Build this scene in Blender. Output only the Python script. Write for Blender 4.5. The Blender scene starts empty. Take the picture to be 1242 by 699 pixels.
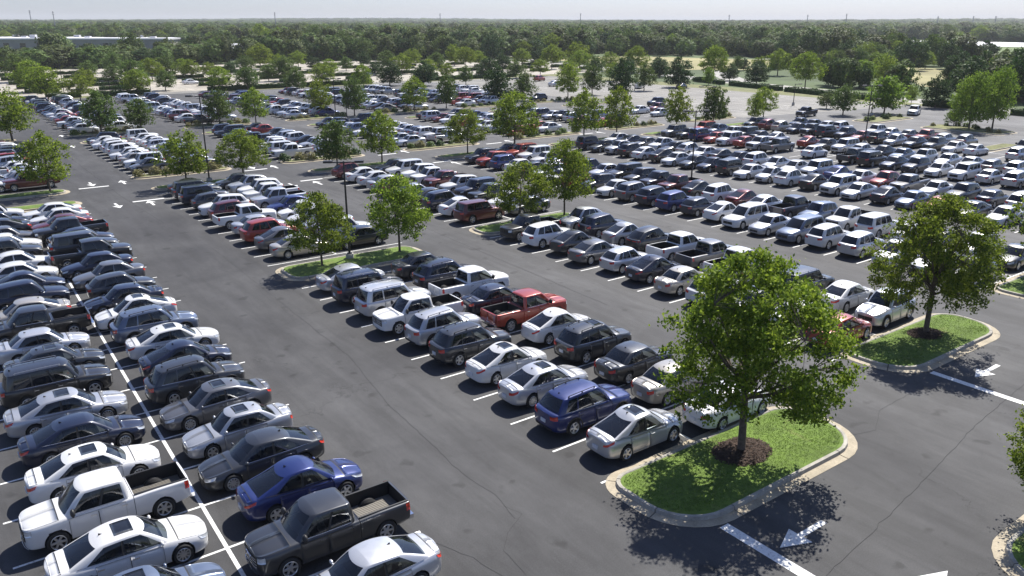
import bpy, bmesh, math, random
import numpy as np
from mathutils import Vector, Matrix
R = math.radians
sc = bpy.context.scene
C = sc.collection

# ------------------------------------------------------------------ camera
CAM_H = 16.0
cam_d = bpy.data.cameras.new("camera"); cam = bpy.data.objects.new("camera", cam_d); C.objects.link(cam)
cam_d.sensor_width = 36.0; cam_d.lens = 28.2; cam_d.clip_start = 0.3; cam_d.clip_end = 20000
_f = 972.956
vy = Vector((-130-621, -(27-349.5), -_f)).normalized(); vx = Vector((2020-621, -(27-349.5), -_f)).normalized(); vz = vx.cross(vy)
cam.matrix_world = Matrix.Translation((0, 0, CAM_H)) @ Matrix((vx, vy, vz)).to_4x4()
sc.camera = cam
_R = np.array([vx, vy, vz])
def project(X, Y, Z=0.0):
    """where a place lands in the picture (only used to leave out what can never be seen)"""
    c = _R.T @ np.array([X, Y, Z-CAM_H])
    if c[2] > -0.5: return (-9999, -9999)
    return 621+_f*c[0]/-c[2], 349.5-_f*c[1]/-c[2]
VIEW = Vector((_R @ np.array([0, 0, -1.0]))[:2]).normalized()
RIGHT = Vector((VIEW.y, -VIEW.x))

# ------------------------------------------------------------------ sky, sun, exposure
SUN_EL, SUN_AZ = R(50), R(27)      # azimuth counter-clockwise from +X
w = bpy.data.worlds.new("World"); sc.world = w; w.use_nodes = True
nt = w.node_tree; nt.nodes.clear()
sky = nt.nodes.new("ShaderNodeTexSky"); sky.sky_type = 'NISHITA'; sky.sun_disc = False
sky.sun_elevation = SUN_EL; sky.sun_rotation = math.pi/2-SUN_AZ
sky.air_density = 1.0; sky.dust_density = 0.7; sky.ozone_density = 1.3
hsv = nt.nodes.new("ShaderNodeHueSaturation"); hsv.inputs['Saturation'].default_value = 0.8
bg = nt.nodes.new("ShaderNodeBackground"); bg.inputs[1].default_value = 0.067
out = nt.nodes.new("ShaderNodeOutputWorld")
nt.links.new(sky.outputs[0], hsv.inputs['Color']); tint = nt.nodes.new("ShaderNodeMix"); tint.data_type = 'RGBA'; tint.blend_type = 'MULTIPLY'; tint.inputs[0].default_value = 1.0; tint.inputs[7].default_value = (0.80, 0.90, 1.22, 1)
nt.links.new(hsv.outputs[0], tint.inputs[6]); nt.links.new(tint.outputs[2], bg.inputs[0]); nt.links.new(bg.outputs[0], out.inputs[0])
sd = bpy.data.lights.new("sun", 'SUN'); sd.energy = 5.0; sd.angle = R(0.53); sd.color = (1.0, 0.955, 0.88)
sun = bpy.data.objects.new("sun", sd); C.objects.link(sun)
sdir = Vector((-math.cos(SUN_EL)*math.cos(SUN_AZ), -math.cos(SUN_EL)*math.sin(SUN_AZ), -math.sin(SUN_EL)))
sun.rotation_euler = sdir.to_track_quat('-Z', 'Y').to_euler(); sun.location = (0, 0, 60)
sc.view_settings.view_transform = 'Standard'; sc.view_settings.look = 'None'
sc.view_settings.exposure = 0.74; sc.view_settings.gamma = 1.0
sc.render.engine = 'CYCLES'
sc.cycles.max_bounces = 6; sc.cycles.transparent_max_bounces = 12; sc.cycles.volume_bounces = 0
sc.cycles.caustics_reflective = False; sc.cycles.caustics_refractive = False

# ------------------------------------------------------------------ materials
def newmat(name):
    m = bpy.data.materials.new(name); m.use_nodes = True
    nt = m.node_tree; b = nt.nodes["Principled BSDF"]; return m, nt, b
def simple(name, col, rough=0.5, metal=0.0, spec=0.5, coat=0.0):
    m, nt, b = newmat(name)
    b.inputs['Base Color'].default_value = (*col, 1); b.inputs['Roughness'].default_value = rough
    b.inputs['Metallic'].default_value = metal; b.inputs['Specular IOR Level'].default_value = spec; b.inputs['Coat Weight'].default_value = coat
    return m
def N(nt, t, **kw):
    n = nt.nodes.new(t)
    for k, v in kw.items(): setattr(n, k, v)
    return n
def ramp(nt, stops):
    r = nt.nodes.new("ShaderNodeValToRGB"); e = r.color_ramp.elements
    while len(e) < len(stops): e.new(0.5)
    for i, (p, c) in enumerate(stops):
        e[i].position = p; e[i].color = (c, c, c, 1) if isinstance(c, (int, float)) else (*c, 1)
    return r
def noise_tex(nt, scale, detail=4, rough=0.55, dist=0.0, coord=None):
    n = N(nt, "ShaderNodeTexNoise"); n.inputs['Scale'].default_value = scale; n.inputs['Detail'].default_value = detail
    n.inputs['Roughness'].default_value = rough; n.inputs['Distortion'].default_value = dist
    if coord is not None: nt.links.new(coord, n.inputs['Vector'])
    return n
def mixc(nt, a, b, f, mode='MIX'):
    m = N(nt, "ShaderNodeMix", data_type='RGBA', blend_type=mode)
    for s, v in ((6, a), (7, b)):
        if isinstance(v, tuple): m.inputs[s].default_value = (*v, 1)
        else: nt.links.new(v, m.inputs[s])
    if isinstance(f, (int, float)): m.inputs[0].default_value = f
    else: nt.links.new(f, m.inputs[0])
    return m.outputs[2]
M = {}
# car paint: the thing's own colour is the object's colour, alpha = how metallic it is
m, nt, b = newmat("car_paint")
oi = N(nt, "ShaderNodeObjectInfo"); nt.links.new(oi.outputs['Color'], b.inputs['Base Color']); nt.links.new(oi.outputs['Alpha'], b.inputs['Metallic'])
tc = N(nt, "ShaderNodeTexCoord"); n1 = noise_tex(nt, 1.7, 5, coord=tc.outputs['Object']); r1 = ramp(nt, [(0.3, 0.30), (0.8, 0.44)])
nt.links.new(n1.outputs[0], r1.inputs[0]); nt.links.new(r1.outputs[0], b.inputs['Roughness'])
b.inputs['Coat Weight'].default_value = 1.0; b.inputs['Coat Roughness'].default_value = 0.045; b.inputs['Coat IOR'].default_value = 1.5
M['paint'] = m
m, nt, b = newmat("car_glass")
nt.nodes.remove(b)
gl = N(nt, "ShaderNodeBsdfGlossy"); gl.inputs['Roughness'].default_value = 0.02; gl.inputs[0].default_value = (.95, .97, 1, 1)
tr = N(nt, "ShaderNodeBsdfTransparent"); tr.inputs[0].default_value = (0.52, 0.56, 0.57, 1)
df = N(nt, "ShaderNodeBsdfDiffuse"); df.inputs[0].default_value = (0.012, 0.014, 0.017, 1)
fr = N(nt, "ShaderNodeFresnel"); fr.inputs[0].default_value = 1.62
mx0 = N(nt, "ShaderNodeMixShader"); mx0.inputs[0].default_value = 0.3
mx = N(nt, "ShaderNodeMixShader")
nt.links.new(tr.outputs[0], mx0.inputs[1]); nt.links.new(df.outputs[0], mx0.inputs[2])
nt.links.new(fr.outputs[0], mx.inputs[0]); nt.links.new(mx0.outputs[0], mx.inputs[1]); nt.links.new(gl.outputs[0], mx.inputs[2])
nt.links.new(mx.outputs[0], nt.nodes['Material Output'].inputs[0]); M['glass'] = m
M['dark_glass'] = simple("dark_glass", (0.012, 0.014, 0.018), 0.04, 0, 0.6)
M['plastic'] = simple("black_plastic", (0.018, 0.018, 0.019), 0.55)
M['interior'] = simple("dark_interior", (0.03, 0.03, 0.032), 0.85)
M['seat'] = simple("seat_cloth", (0.24, 0.225, 0.20), 0.9)
M['dash'] = simple("dashboard_plastic", (0.20, 0.20, 0.205), 0.7)
M['tyre'] = simple("tyre_rubber", (0.018, 0.018, 0.018), 0.85)
M['alloy'] = simple("wheel_alloy", (0.55, 0.56, 0.58), 0.32, 0.85)
M['chrome'] = simple("chrome", (0.8, 0.8, 0.82), 0.12, 1.0)
M['head'] = simple("headlight_lens", (0.62, 0.65, 0.68), 0.12, 0.35, 0.8, 0.6)
M['tail'] = simple("taillight_lens", (0.55, 0.03, 0.012), 0.14, 0, 0.6, 0.5)
M['amber'] = simple("amber_lens", (0.65, 0.2, 0.02), 0.15)
M['plate'] = simple("number_plate", (0.62, 0.63, 0.66), 0.5)
M['liner'] = simple("bed_liner", (0.014, 0.014, 0.015), 0.7)
M['bedfloor'] = simple("bed_floor_metal", (0.20, 0.185, 0.16), 0.55, 0.2)
M['steel'] = simple("dark_painted_steel", (0.022, 0.02, 0.02), 0.45)
M['lampglass'] = simple("lamp_lens", (0.6, 0.6, 0.58), 0.3)
M['concrete_base'] = simple("lamp_footing", (0.42, 0.40, 0.36), 0.85)
M['mast'] = simple("mast_steel", (0.20, 0.21, 0.23), 0.6)

def obj_mat(name, base, scale, var, rough=0.85, bump=0.0, bscale=40, coord='Object', scale2=None, var2=0.0):
    """plain surface with two scales of mottling and optional relief"""
    m, nt, b = newmat(name); tc = N(nt, "ShaderNodeTexCoord") if coord != 'World' else N(nt, "ShaderNodeNewGeometry")
    co = tc.outputs[coord] if coord != 'World' else tc.outputs['Position']
    n1 = noise_tex(nt, scale, 6, coord=co); lo = tuple(c*(1-var) for c in base); hi = tuple(c*(1+var) for c in base)
    r1 = ramp(nt, [(0.28, lo), (0.72, hi)]); nt.links.new(n1.outputs[0], r1.inputs[0]); col = r1.outputs[0]
    if scale2:
        n2 = noise_tex(nt, scale2, 3, coord=co); r2 = ramp(nt, [(0.3, 1-var2), (0.7, 1+var2)]); nt.links.new(n2.outputs[0], r2.inputs[0])
        col = mixc(nt, col, r2.outputs[0], 1.0, 'MULTIPLY')
    nt.links.new(col, b.inputs['Base Color']); b.inputs['Roughness'].default_value = rough
    if bump:
        n3 = noise_tex(nt, bscale, 4, coord=co); bp = N(nt, "ShaderNodeBump"); bp.inputs['Strength'].default_value = bump; bp.inputs['Distance'].default_value = 0.02
        nt.links.new(n3.outputs[0], bp.inputs['Height']); nt.links.new(bp.outputs[0], b.inputs['Normal'])
    return m
# asphalt: fine aggregate, broad wear, tyre scuffs, hairline cracks
def asphalt(name, dark, light, cracks=True):
    m, nt, b = newmat(name); g = N(nt, "ShaderNodeNewGeometry"); P = g.outputs['Position']
    big = noise_tex(nt, 0.11, 5, 0.6, 0.6, P); rb = ramp(nt, [(0.30, dark), (0.72, light)]); nt.links.new(big.outputs[0], rb.inputs[0])
    mp = N(nt, "ShaderNodeMapping"); mp.inputs['Scale'].default_value = (1.0, 0.16, 1.0); nt.links.new(P, mp.inputs[0])
    st = noise_tex(nt, 0.9, 5, 0.65, 0.4, mp.outputs[0]); rs = ramp(nt, [(0.33, 0.76), (0.7, 1.26)]); nt.links.new(st.outputs[0], rs.inputs[0])
    col = mixc(nt, rb.outputs[0], rs.outputs[0], 1.0, 'MULTIPLY')
    fine = noise_tex(nt, 26, 3, 0.7, 0, P); rf = ramp(nt, [(0.3, 0.72), (0.7, 1.3)]); nt.links.new(fine.outputs[0], rf.inputs[0])
    col = mixc(nt, col, rf.outputs[0], 1.0, 'MULTIPLY')
    mid = noise_tex(nt, 1.3, 6, 0.7, 1.0, P); rm = ramp(nt, [(0.42, 1.0), (0.62, 0.92), (0.80, 1.07)]); nt.links.new(mid.outputs[0], rm.inputs[0])
    col = mixc(nt, col, rm.outputs[0], 1.0, 'MULTIPLY')
    if cracks:
        # grazing-light sheen painted into the colour: paler towards +X, edge broken by noise
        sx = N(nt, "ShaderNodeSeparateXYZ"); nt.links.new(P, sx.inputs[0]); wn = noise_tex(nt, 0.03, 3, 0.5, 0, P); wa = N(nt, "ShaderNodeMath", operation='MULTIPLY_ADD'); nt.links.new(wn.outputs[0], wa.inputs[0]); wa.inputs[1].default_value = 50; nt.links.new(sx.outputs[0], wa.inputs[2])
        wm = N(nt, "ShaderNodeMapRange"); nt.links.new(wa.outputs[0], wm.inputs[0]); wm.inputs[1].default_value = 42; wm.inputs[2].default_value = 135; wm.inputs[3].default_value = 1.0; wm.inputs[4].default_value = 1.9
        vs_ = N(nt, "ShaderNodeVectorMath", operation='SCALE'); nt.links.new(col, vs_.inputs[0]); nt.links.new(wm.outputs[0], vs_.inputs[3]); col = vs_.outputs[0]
        dn = noise_tex(nt, 0.9, 4, 0.6, 0, P); av = N(nt, "ShaderNodeVectorMath", operation='SCALE'); nt.links.new(dn.outputs[1], av.inputs[0]); av.inputs[3].default_value = 2.2
        ad = N(nt, "ShaderNodeVectorMath", operation='ADD'); nt.links.new(P, ad.inputs[0]); nt.links.new(av.outputs[0], ad.inputs[1])
        vo = N(nt, "ShaderNodeTexVoronoi", feature='DISTANCE_TO_EDGE'); vo.inputs['Scale'].default_value = 0.085; nt.links.new(ad.outputs[0], vo.inputs['Vector'])
        rc = ramp(nt, [(0.0, 0.62), (0.0035, 1.0)]); nt.links.new(vo.outputs[0], rc.inputs[0]); 
        pn = noise_tex(nt, 0.15, 2, 0.5, 0, P); rp = ramp(nt, [(0.48, 0.0), (0.56, 1.0)]); nt.links.new(pn.outputs[0], rp.inputs[0])
        cc = mixc(nt, (1, 1, 1), rc.outputs[0], rp.outputs[0]); col = mixc(nt, col, cc, 1.0, 'MULTIPLY')
    sp = noise_tex(nt, 0.8, 2, 0.4, 0, P); rsp = ramp(nt, [(0.66, 1.0), (0.72, 0.62)]); nt.links.new(sp.outputs[0], rsp.inputs[0])
    col = mixc(nt, col, rsp.outputs[0], 1.0, 'MULTIPLY')
    nt.links.new(col, b.inputs['Base Color']); b.inputs['Roughness'].default_value = 0.8; b.inputs['Specular IOR Level'].default_value = 0.35
    bp = N(nt, "ShaderNodeBump"); bp.inputs['Strength'].default_value = 0.35; bp.inputs['Distance'].default_value = 0.01
    nt.links.new(fine.outputs[0], bp.inputs['Height']); nt.links.new(bp.outputs[0], b.inputs['Normal'])
    return m
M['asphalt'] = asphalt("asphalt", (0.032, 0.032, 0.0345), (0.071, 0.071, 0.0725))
M['old_asphalt'] = asphalt("sun_bleached_asphalt", (0.15, 0.145, 0.135), (0.23, 0.22, 0.20), False)
M['tan_lot'] = asphalt("tan_gravelled_paving", (0.30, 0.275, 0.23), (0.42, 0.385, 0.325), False)
# worn white line paint
m, nt, b = newmat("line_paint"); g = N(nt, "ShaderNodeNewGeometry"); n1 = noise_tex(nt, 9, 5, 0.7, 0, g.outputs['Position'])
r1 = ramp(nt, [(0.33, (0.30, 0.30, 0.30)), (0.46, (0.68, 0.68, 0.66)), (0.8, (0.80, 0.80, 0.78))]); nt.links.new(n1.outputs[0], r1.inputs[0]); nt.links.new(r1.outputs[0], b.inputs['Base Color'])
b.inputs['Roughness'].default_value = 0.7; M['line'] = m
M['crack'] = simple("bitumen_joint", (0.040, 0.040, 0.042), 0.95, 0, 0.05)
M['kerb'] = obj_mat("kerb_concrete", (0.36, 0.31, 0.225), 1.3, 0.22, 0.85, 0.3, 30, 'World', 14, 0.14)
M['kerb_dark'] = obj_mat("kerb_face_concrete", (0.33, 0.31, 0.265), 1.5, 0.25, 0.85, 0.3, 30, 'World', 10, 0.15)
M['lawn'] = obj_mat("lawn", (0.105, 0.165, 0.024), 0.7, 0.28, 0.95, 0.8, 30, 'World', 5, 0.3)
M['dry_lawn'] = obj_mat("rough_lawn", (0.15, 0.155, 0.06), 0.6, 0.4, 0.95, 0.8, 20, 'World', 4, 0.3)
M['mulch'] = obj_mat("bark_mulch", (0.060, 0.038, 0.027), 9, 0.6, 0.95, 0.9, 40, 'World')
M['meadow'] = obj_mat("ground_meadow", (0.055, 0.085, 0.022), 0.012, 0.35, 0.95, 0, 1, 'World', 0.06, 0.2)
M['field'] = obj_mat("hay_field", (0.26, 0.235, 0.105), 0.02, 0.25, 0.95, 0, 1, 'World', 0.12, 0.15)
M['green_field'] = obj_mat("green_field", (0.12, 0.17, 0.05), 0.02, 0.3, 0.95, 0, 1, 'World', 0.1, 0.15)
M['sheeting'] = obj_mat("white_crop_covers", (0.72, 0.72, 0.75), 0.03, 0.12, 0.6, 0, 1, 'World', 0.15, 0.12)
M['bark'] = obj_mat("bark", (0.115, 0.09, 0.07), 6, 0.4, 0.95, 0.8, 25, 'Object')
M['white_roof'] = obj_mat("white_membrane_roof", (0.62, 0.62, 0.64), 0.06, 0.15, 0.7, 0, 1, 'World')
M['wall'] = obj_mat("pale_cladding", (0.30, 0.29, 0.265), 0.08, 0.15, 0.8, 0, 1, 'World')
M['roadway'] = asphalt("pale_road", (0.26, 0.25, 0.23), (0.34, 0.33, 0.30), False)
# worn, dry patches in the turf
nt = M['lawn'].node_tree; b = nt.nodes["Principled BSDF"]; src_ = b.inputs['Base Color'].links[0].from_socket; g = N(nt, "ShaderNodeNewGeometry")
n1 = noise_tex(nt, 0.55, 5, 0.65, 0.5, g.outputs['Position']); r1 = ramp(nt, [(0.60, 0.0), (0.74, 0.6)]); nt.links.new(n1.outputs[0], r1.inputs[0])
nt.links.new(mixc(nt, src_, (0.21, 0.18, 0.075), r1.outputs[0]), b.inputs['Base Color'])
def leafmat(name, a, c, trans=0.35):
    m, nt, b = newmat(name); g = N(nt, "ShaderNodeNewGeometry"); oi = N(nt, "ShaderNodeObjectInfo")
    r1 = ramp(nt, [(0.0, a), (1.0, c)]); nt.links.new(g.outputs['Random Per Island'], r1.inputs[0])
    hs = N(nt, "ShaderNodeHueSaturation"); mr = N(nt, "ShaderNodeMapRange"); mr.inputs[3].default_value = 0.96; mr.inputs[4].default_value = 1.2
    mh = N(nt, "ShaderNodeMapRange"); mh.inputs[3].default_value = 0.503; mh.inputs[4].default_value = 0.518
    nt.links.new(oi.outputs['Random'], mr.inputs[0]); nt.links.new(mr.outputs[0], hs.inputs['Value']); nt.links.new(oi.outputs['Random'], mh.inputs[0]); nt.links.new(mh.outputs[0], hs.inputs['Hue'])
    nt.links.new(r1.outputs[0], hs.inputs['Color']); nt.links.new(hs.outputs[0], b.inputs['Base Color'])
    if 'woodland' in name: mr.inputs[3].default_value = 0.55; mr.inputs[4].default_value = 1.5; mh.inputs[3].default_value = 0.485; mh.inputs[4].default_value = 0.525
    b.inputs['Roughness'].default_value = 0.65; b.inputs['Specular IOR Level'].default_value = 0.2
    t = N(nt, "ShaderNodeBsdfTranslucent"); nt.links.new(hs.outputs[0], t.inputs[0]); mx = N(nt, "ShaderNodeMixShader"); mx.inputs[0].default_value = trans
    nt.links.new(b.outputs[0], mx.inputs[1]); nt.links.new(t.outputs[0], mx.inputs[2]); nt.links.new(mx.outputs[0], nt.nodes['Material Output'].inputs[0])
    return m
M['leaf'] = leafmat("maple_leaf", (0.062, 0.105, 0.010), (0.29, 0.345, 0.036), 0.45)
M['leaf_dark'] = leafmat("dark_leaf", (0.022, 0.050, 0.012), (0.07, 0.115, 0.025), 0.25)
M['leaf_lime'] = leafmat("lime_leaf", (0.09, 0.15, 0.015), (0.24, 0.32, 0.04), 0.45)
M['leaf_olive'] = leafmat("olive_leaf", (0.06, 0.095, 0.018), (0.14, 0.19, 0.04), 0.35)
M['leaf_wood'] = leafmat("woodland_leaf", (0.038, 0.072, 0.014), (0.15, 0.19, 0.04), 0.32)
M['hedge'] = leafmat("hedge_leaf", (0.020, 0.048, 0.010), (0.06, 0.10, 0.02), 0.2)
M['straw'] = leafmat("dry_shrub_leaf", (0.13, 0.12, 0.045), (0.28, 0.25, 0.11), 0.3)
M['blade'] = leafmat("grass_blade", (0.095, 0.15, 0.02), (0.155, 0.215, 0.032), 0.4)

# ------------------------------------------------------------------ small helpers
def mesh_from(name, verts, faces, mats, midx=None, smooth=True):
    me = bpy.data.meshes.new(name); me.from_pydata([tuple(v) for v in verts], [], faces)
    for mm in mats: me.materials.append(mm)
    if midx is not None: me.polygons.foreach_set('material_index', midx)
    if smooth: me.polygons.foreach_set('use_smooth', [True]*len(faces))
    me.update(); return me
def link(name, me, parent=None, loc=None):
    o = bpy.data.objects.new(name, me); C.objects.link(o)
    if parent: o.parent = parent
    if loc: o.location = loc
    return o
def tag(o, label=None, cat=None, group=None, kind=None):
    if label: o['label'] = label
    if cat: o['category'] = cat
    if group: o['group'] = group
    if kind: o['kind'] = kind
    return o
class MB:
    def __init__(s): s.v = []; s.f = []; s.m = []
    def add(s, vs, fs, m=0):
        o = len(s.v); s.v += [tuple(v) for v in vs]; s.f += [tuple(i+o for i in f) for f in fs]; s.m += [m]*len(fs); return s
    def box(s, x0, x1, y0, y1, z0, z1, m=0):
        return s.add([(x0,y0,z0),(x1,y0,z0),(x1,y1,z0),(x0,y1,z0),(x0,y0,z1),(x1,y0,z1),(x1,y1,z1),(x0,y1,z1)],
                     [(0,3,2,1),(4,5,6,7),(0,1,5,4),(1,2,6,5),(2,3,7,6),(3,0,4,7)], m)
    def tube(s, a, b, r0, r1, n=6, m=0, cap=True):
        a = Vector(a); b = Vector(b); d = (b-a).normalized(); u = d.orthogonal().normalized(); v = d.cross(u)
        vs = []
        for p, r in ((a, r0), (b, r1)):
            for i in range(n): t = 2*math.pi*i/n; vs.append(p+u*r*math.cos(t)+v*r*math.sin(t))
        fs = [(i, (i+1) % n, n+(i+1) % n, n+i) for i in range(n)]
        if cap: fs += [tuple(range(n))[::-1], tuple(range(n, 2*n))]
        return s.add(vs, fs, m)
    def mesh(s, name, mats, smooth=False): return mesh_from(name, s.v, s.f, mats, s.m, smooth)
def smooth_by_angle(me, deg=32):
    bm = bmesh.new(); bm.from_mesh(me)
    for f in bm.faces: f.smooth = True
    for e in bm.edges:
        e.smooth = not (len(e.link_faces) == 2 and e.calc_face_angle(0) > R(deg))
    bm.to_mesh(me); bm.free()
def clean(me, dist=0.0008):
    bm = bmesh.new(); bm.from_mesh(me); bmesh.ops.remove_doubles(bm, verts=bm.verts, dist=dist)
    bmesh.ops.dissolve_degenerate(bm, edges=bm.edges, dist=1e-5); bmesh.ops.recalc_face_normals(bm, faces=bm.faces)
    bm.to_mesh(me); bm.free()
# ================================================================== vehicles
def pchip(ys):
    y = np.array(ys, float); n = len(y); d = np.diff(y); m = np.zeros(n)
    for i in range(1, n-1): m[i] = 0 if d[i-1]*d[i] <= 0 else 2*d[i-1]*d[i]/(d[i-1]+d[i])
    m[0] = d[0]; m[-1] = d[-1]
    def f(t):
        t = min(max(t, 0.0), n-1.0); i = min(int(t), n-2); u = t-i
        return (2*u**3-3*u*u+1)*y[i]+(u**3-2*u*u+u)*m[i]+(-2*u**3+3*u*u)*y[i+1]+(u**3-u*u)*m[i+1]
    return f
SEC_ROUND = ([0, .74, .93, .978, 1.0, .995, .972, .925, .83, .5, 0], [0, 0, .03, .16, .42, .62, .80, .95])
SEC_BOXY = ([0, .80, .95, .985, 1.0, 1.0, .985, .955, .87, .5, 0], [0, 0, .03, .14, .38, .60, .82, .96])
class Model:
    def __init__(s, sp):
        s.sp = sp; k = sp['knots']; s.n = len(k)
        s.fx, s.fw, s.fb, s.fs, s.ft = [pchip([q[i] for q in k]) for i in range(5)]
        a, b = sp['sec']; s.sy = pchip(a); s.slo = b; s.c = sp['cab']
        s.tt = np.linspace(0, s.n-1, 800); s.xx = np.array([s.fx(t) for t in s.tt])
    def tx(s, x): return float(np.interp(-x, -s.xx, s.tt))
    def hull(s, t, q):
        x, hw, zb, zs, zt = s.fx(t), s.fw(t), s.fb(t), s.fs(t), s.ft(t); h = zs-zb; u = zt-zs
        zz = [zb+h*f for f in s.slo]+[zs+.45*u, zs+.86*u, zt]
        # local cubic through the section's heights
        i = min(int(q), 9); f = q-i; p0 = zz[max(i-1, 0)]; p1 = zz[i]; p2 = zz[i+1]; p3 = zz[min(i+2, 10)]
        m1 = (p2-p0)/2; m2 = (p3-p1)/2
        if (p2-p1)*(p1-p0) <= 0: m1 = 0
        if (p3-p2)*(p2-p1) <= 0: m2 = 0
        if i == 9: m2 = 0
        z = (2*f**3-3*f*f+1)*p1+(f**3-2*f*f+f)*m1+(-2*f**3+3*f*f)*p2+(f**3-f*f)*m2
        return Vector((x, hw*s.sy(q), z))
    def cabp(s, u, v):
        c = s.c; vv = .82*v+.18*v**6
        hw = c['w0']+(c['w1']-c['w0'])*vv
        xf = c['xf0']+(c['xf1']-c['xf0'])*(.90*v+.10*v**5); xr = c['xr0']+(c['xr1']-c['xr0'])*(.90*v+.10*v**5)
        bf, br, cf, sf = c.get('bf', .16), c.get('br', .10), .86, c.get('sf', .93)
        xa, xb = xf-bf-.10, xr+br+.10
        if u <= 1: x, y = xf-bf*u*u, cf*hw*u
        elif u <= 2: f = u-1; x, y = (xf-bf)*(1-f)+xa*f, hw*(cf*(1-f)+sf*f)
        elif u <= 3: f = u-2; x, y = xa+(xb-xa)*f, hw*(sf+(1-sf)*math.sin(math.pi*f)**.8)
        elif u <= 4: f = u-3; x, y = (xr+br)*f+xb*(1-f), hw*(cf*f+sf*(1-f))
        else: f = 5-u; x, y = xr+br*f*f, cf*hw*f
        zb = c['zb']-c.get('rise', .04)*(x)/1.5
        zr = s.roofz(x)
        z = zb+(zr-zb)*(1-(1-v)**1.18)
        return Vector((x, y, z))
    def roofz(s, x):
        c = s.c; xm = c.get('xm', (c['xf1']+c['xr1'])/2+.15); L = (c['xf1']-c['xr1'])/2+.1
        return c['zr']+c.get('lift', .05)*(1-min(1.6, ((x-xm)/L)**2))
    def roofp(s, x, y):
        return Vector((x, y, s.roofz(x)+s.c.get('crown', .055)*(1-(y/s.c['w1'])**2)))
def grid_patch(fn, a0, a1, na, b0, b1, nb, off=0.0, skirt=0.0, mirror=False, both=False, quad=None, mb=None, m=0):
    """a panel lifted off a surface fn(a,b) along its normal, its rim folded back by skirt"""
    mb = mb or MB()
    def nrm(a, b):
        e = 0.02; p = fn(a, b); du = fn(a+e, b)-fn(a-e, b); dv = fn(a, b+e)-fn(a, b-e); n = du.cross(dv)
        if n.length < 1e-9: return Vector((0, 0, 1))
        n.normalize()
        return -n if n.dot(Vector((p.x*.25, p.y, p.z-.7))) < 0 else n
    pts = []; ns = []
    for i in range(na+1):
        for j in range(nb+1):
            f, g = i/na, j/nb
            if quad: (p, q_, r, t_) = quad; a = (p[0]*(1-f)+q_[0]*f)*(1-g)+(t_[0]*(1-f)+r[0]*f)*g; b = (p[1]*(1-f)+q_[1]*f)*(1-g)+(t_[1]*(1-f)+r[1]*f)*g
            else: a, b = a0+(a1-a0)*f, b0+(b1-b0)*g
            n = nrm(a, b); pts.append(fn(a, b)+n*off); ns.append(n)
    for sgn in ([1, -1] if both else [-1 if mirror else 1]):
        vs = [Vector((p.x, p.y*sgn, p.z)) for p in pts]; W = nb+1
        fs = [(i*W+j, (i+1)*W+j, (i+1)*W+j+1, i*W+j+1) for i in range(na) for j in range(nb)]
        if skirt:
            rim = [i*W for i in range(na+1)]+[na*W+j for j in range(1, W)]+[i*W+nb for i in range(na-1, -1, -1)]+[j for j in range(nb-1, 0, -1)]
            k0 = len(vs)
            for r_ in rim: p = pts[r_]-ns[r_]*skirt; vs.append(Vector((p.x, p.y*sgn, p.z)))
            nr = len(rim); fs += [(rim[i], rim[(i+1) % nr], k0+(i+1) % nr, k0+i) for i in range(nr)]
        # orient outwards
        f0 = fs[0]; nn = (vs[f0[1]]-vs[f0[0]]).cross(vs[f0[2]]-vs[f0[0]]); c_ = len(pts)//2; ref = Vector((ns[0].x, ns[0].y*sgn, ns[0].z))
        if nn.dot(ref) < 0: fs = [f[::-1] for f in fs]
        mb.add(vs, fs, m)
    return mb
def bool_cut(me, cutters):
    o = bpy.data.objects.new("work", me); C.objects.link(o); tmp = []
    for cm in cutters:
        co = bpy.data.objects.new("cut", cm); C.objects.link(co); tmp.append(co)
        md = o.modifiers.new("b", 'BOOLEAN'); md.operation = 'DIFFERENCE'; md.object = co; md.solver = 'EXACT'
    dg = bpy.context.evaluated_depsgraph_get(); dg.update()
    r = bpy.data.meshes.new_from_object(o.evaluated_get(dg), depsgraph=dg)
    for t in tmp+[o]: bpy.data.objects.remove(t)
    return r
def cyl_mesh(x, z, r, y0, y1, n=28):
    mb = MB(); mb.tube((x, y0, z), (x, y1, z), r, r, n); return mb.mesh("cutter", [])
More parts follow.
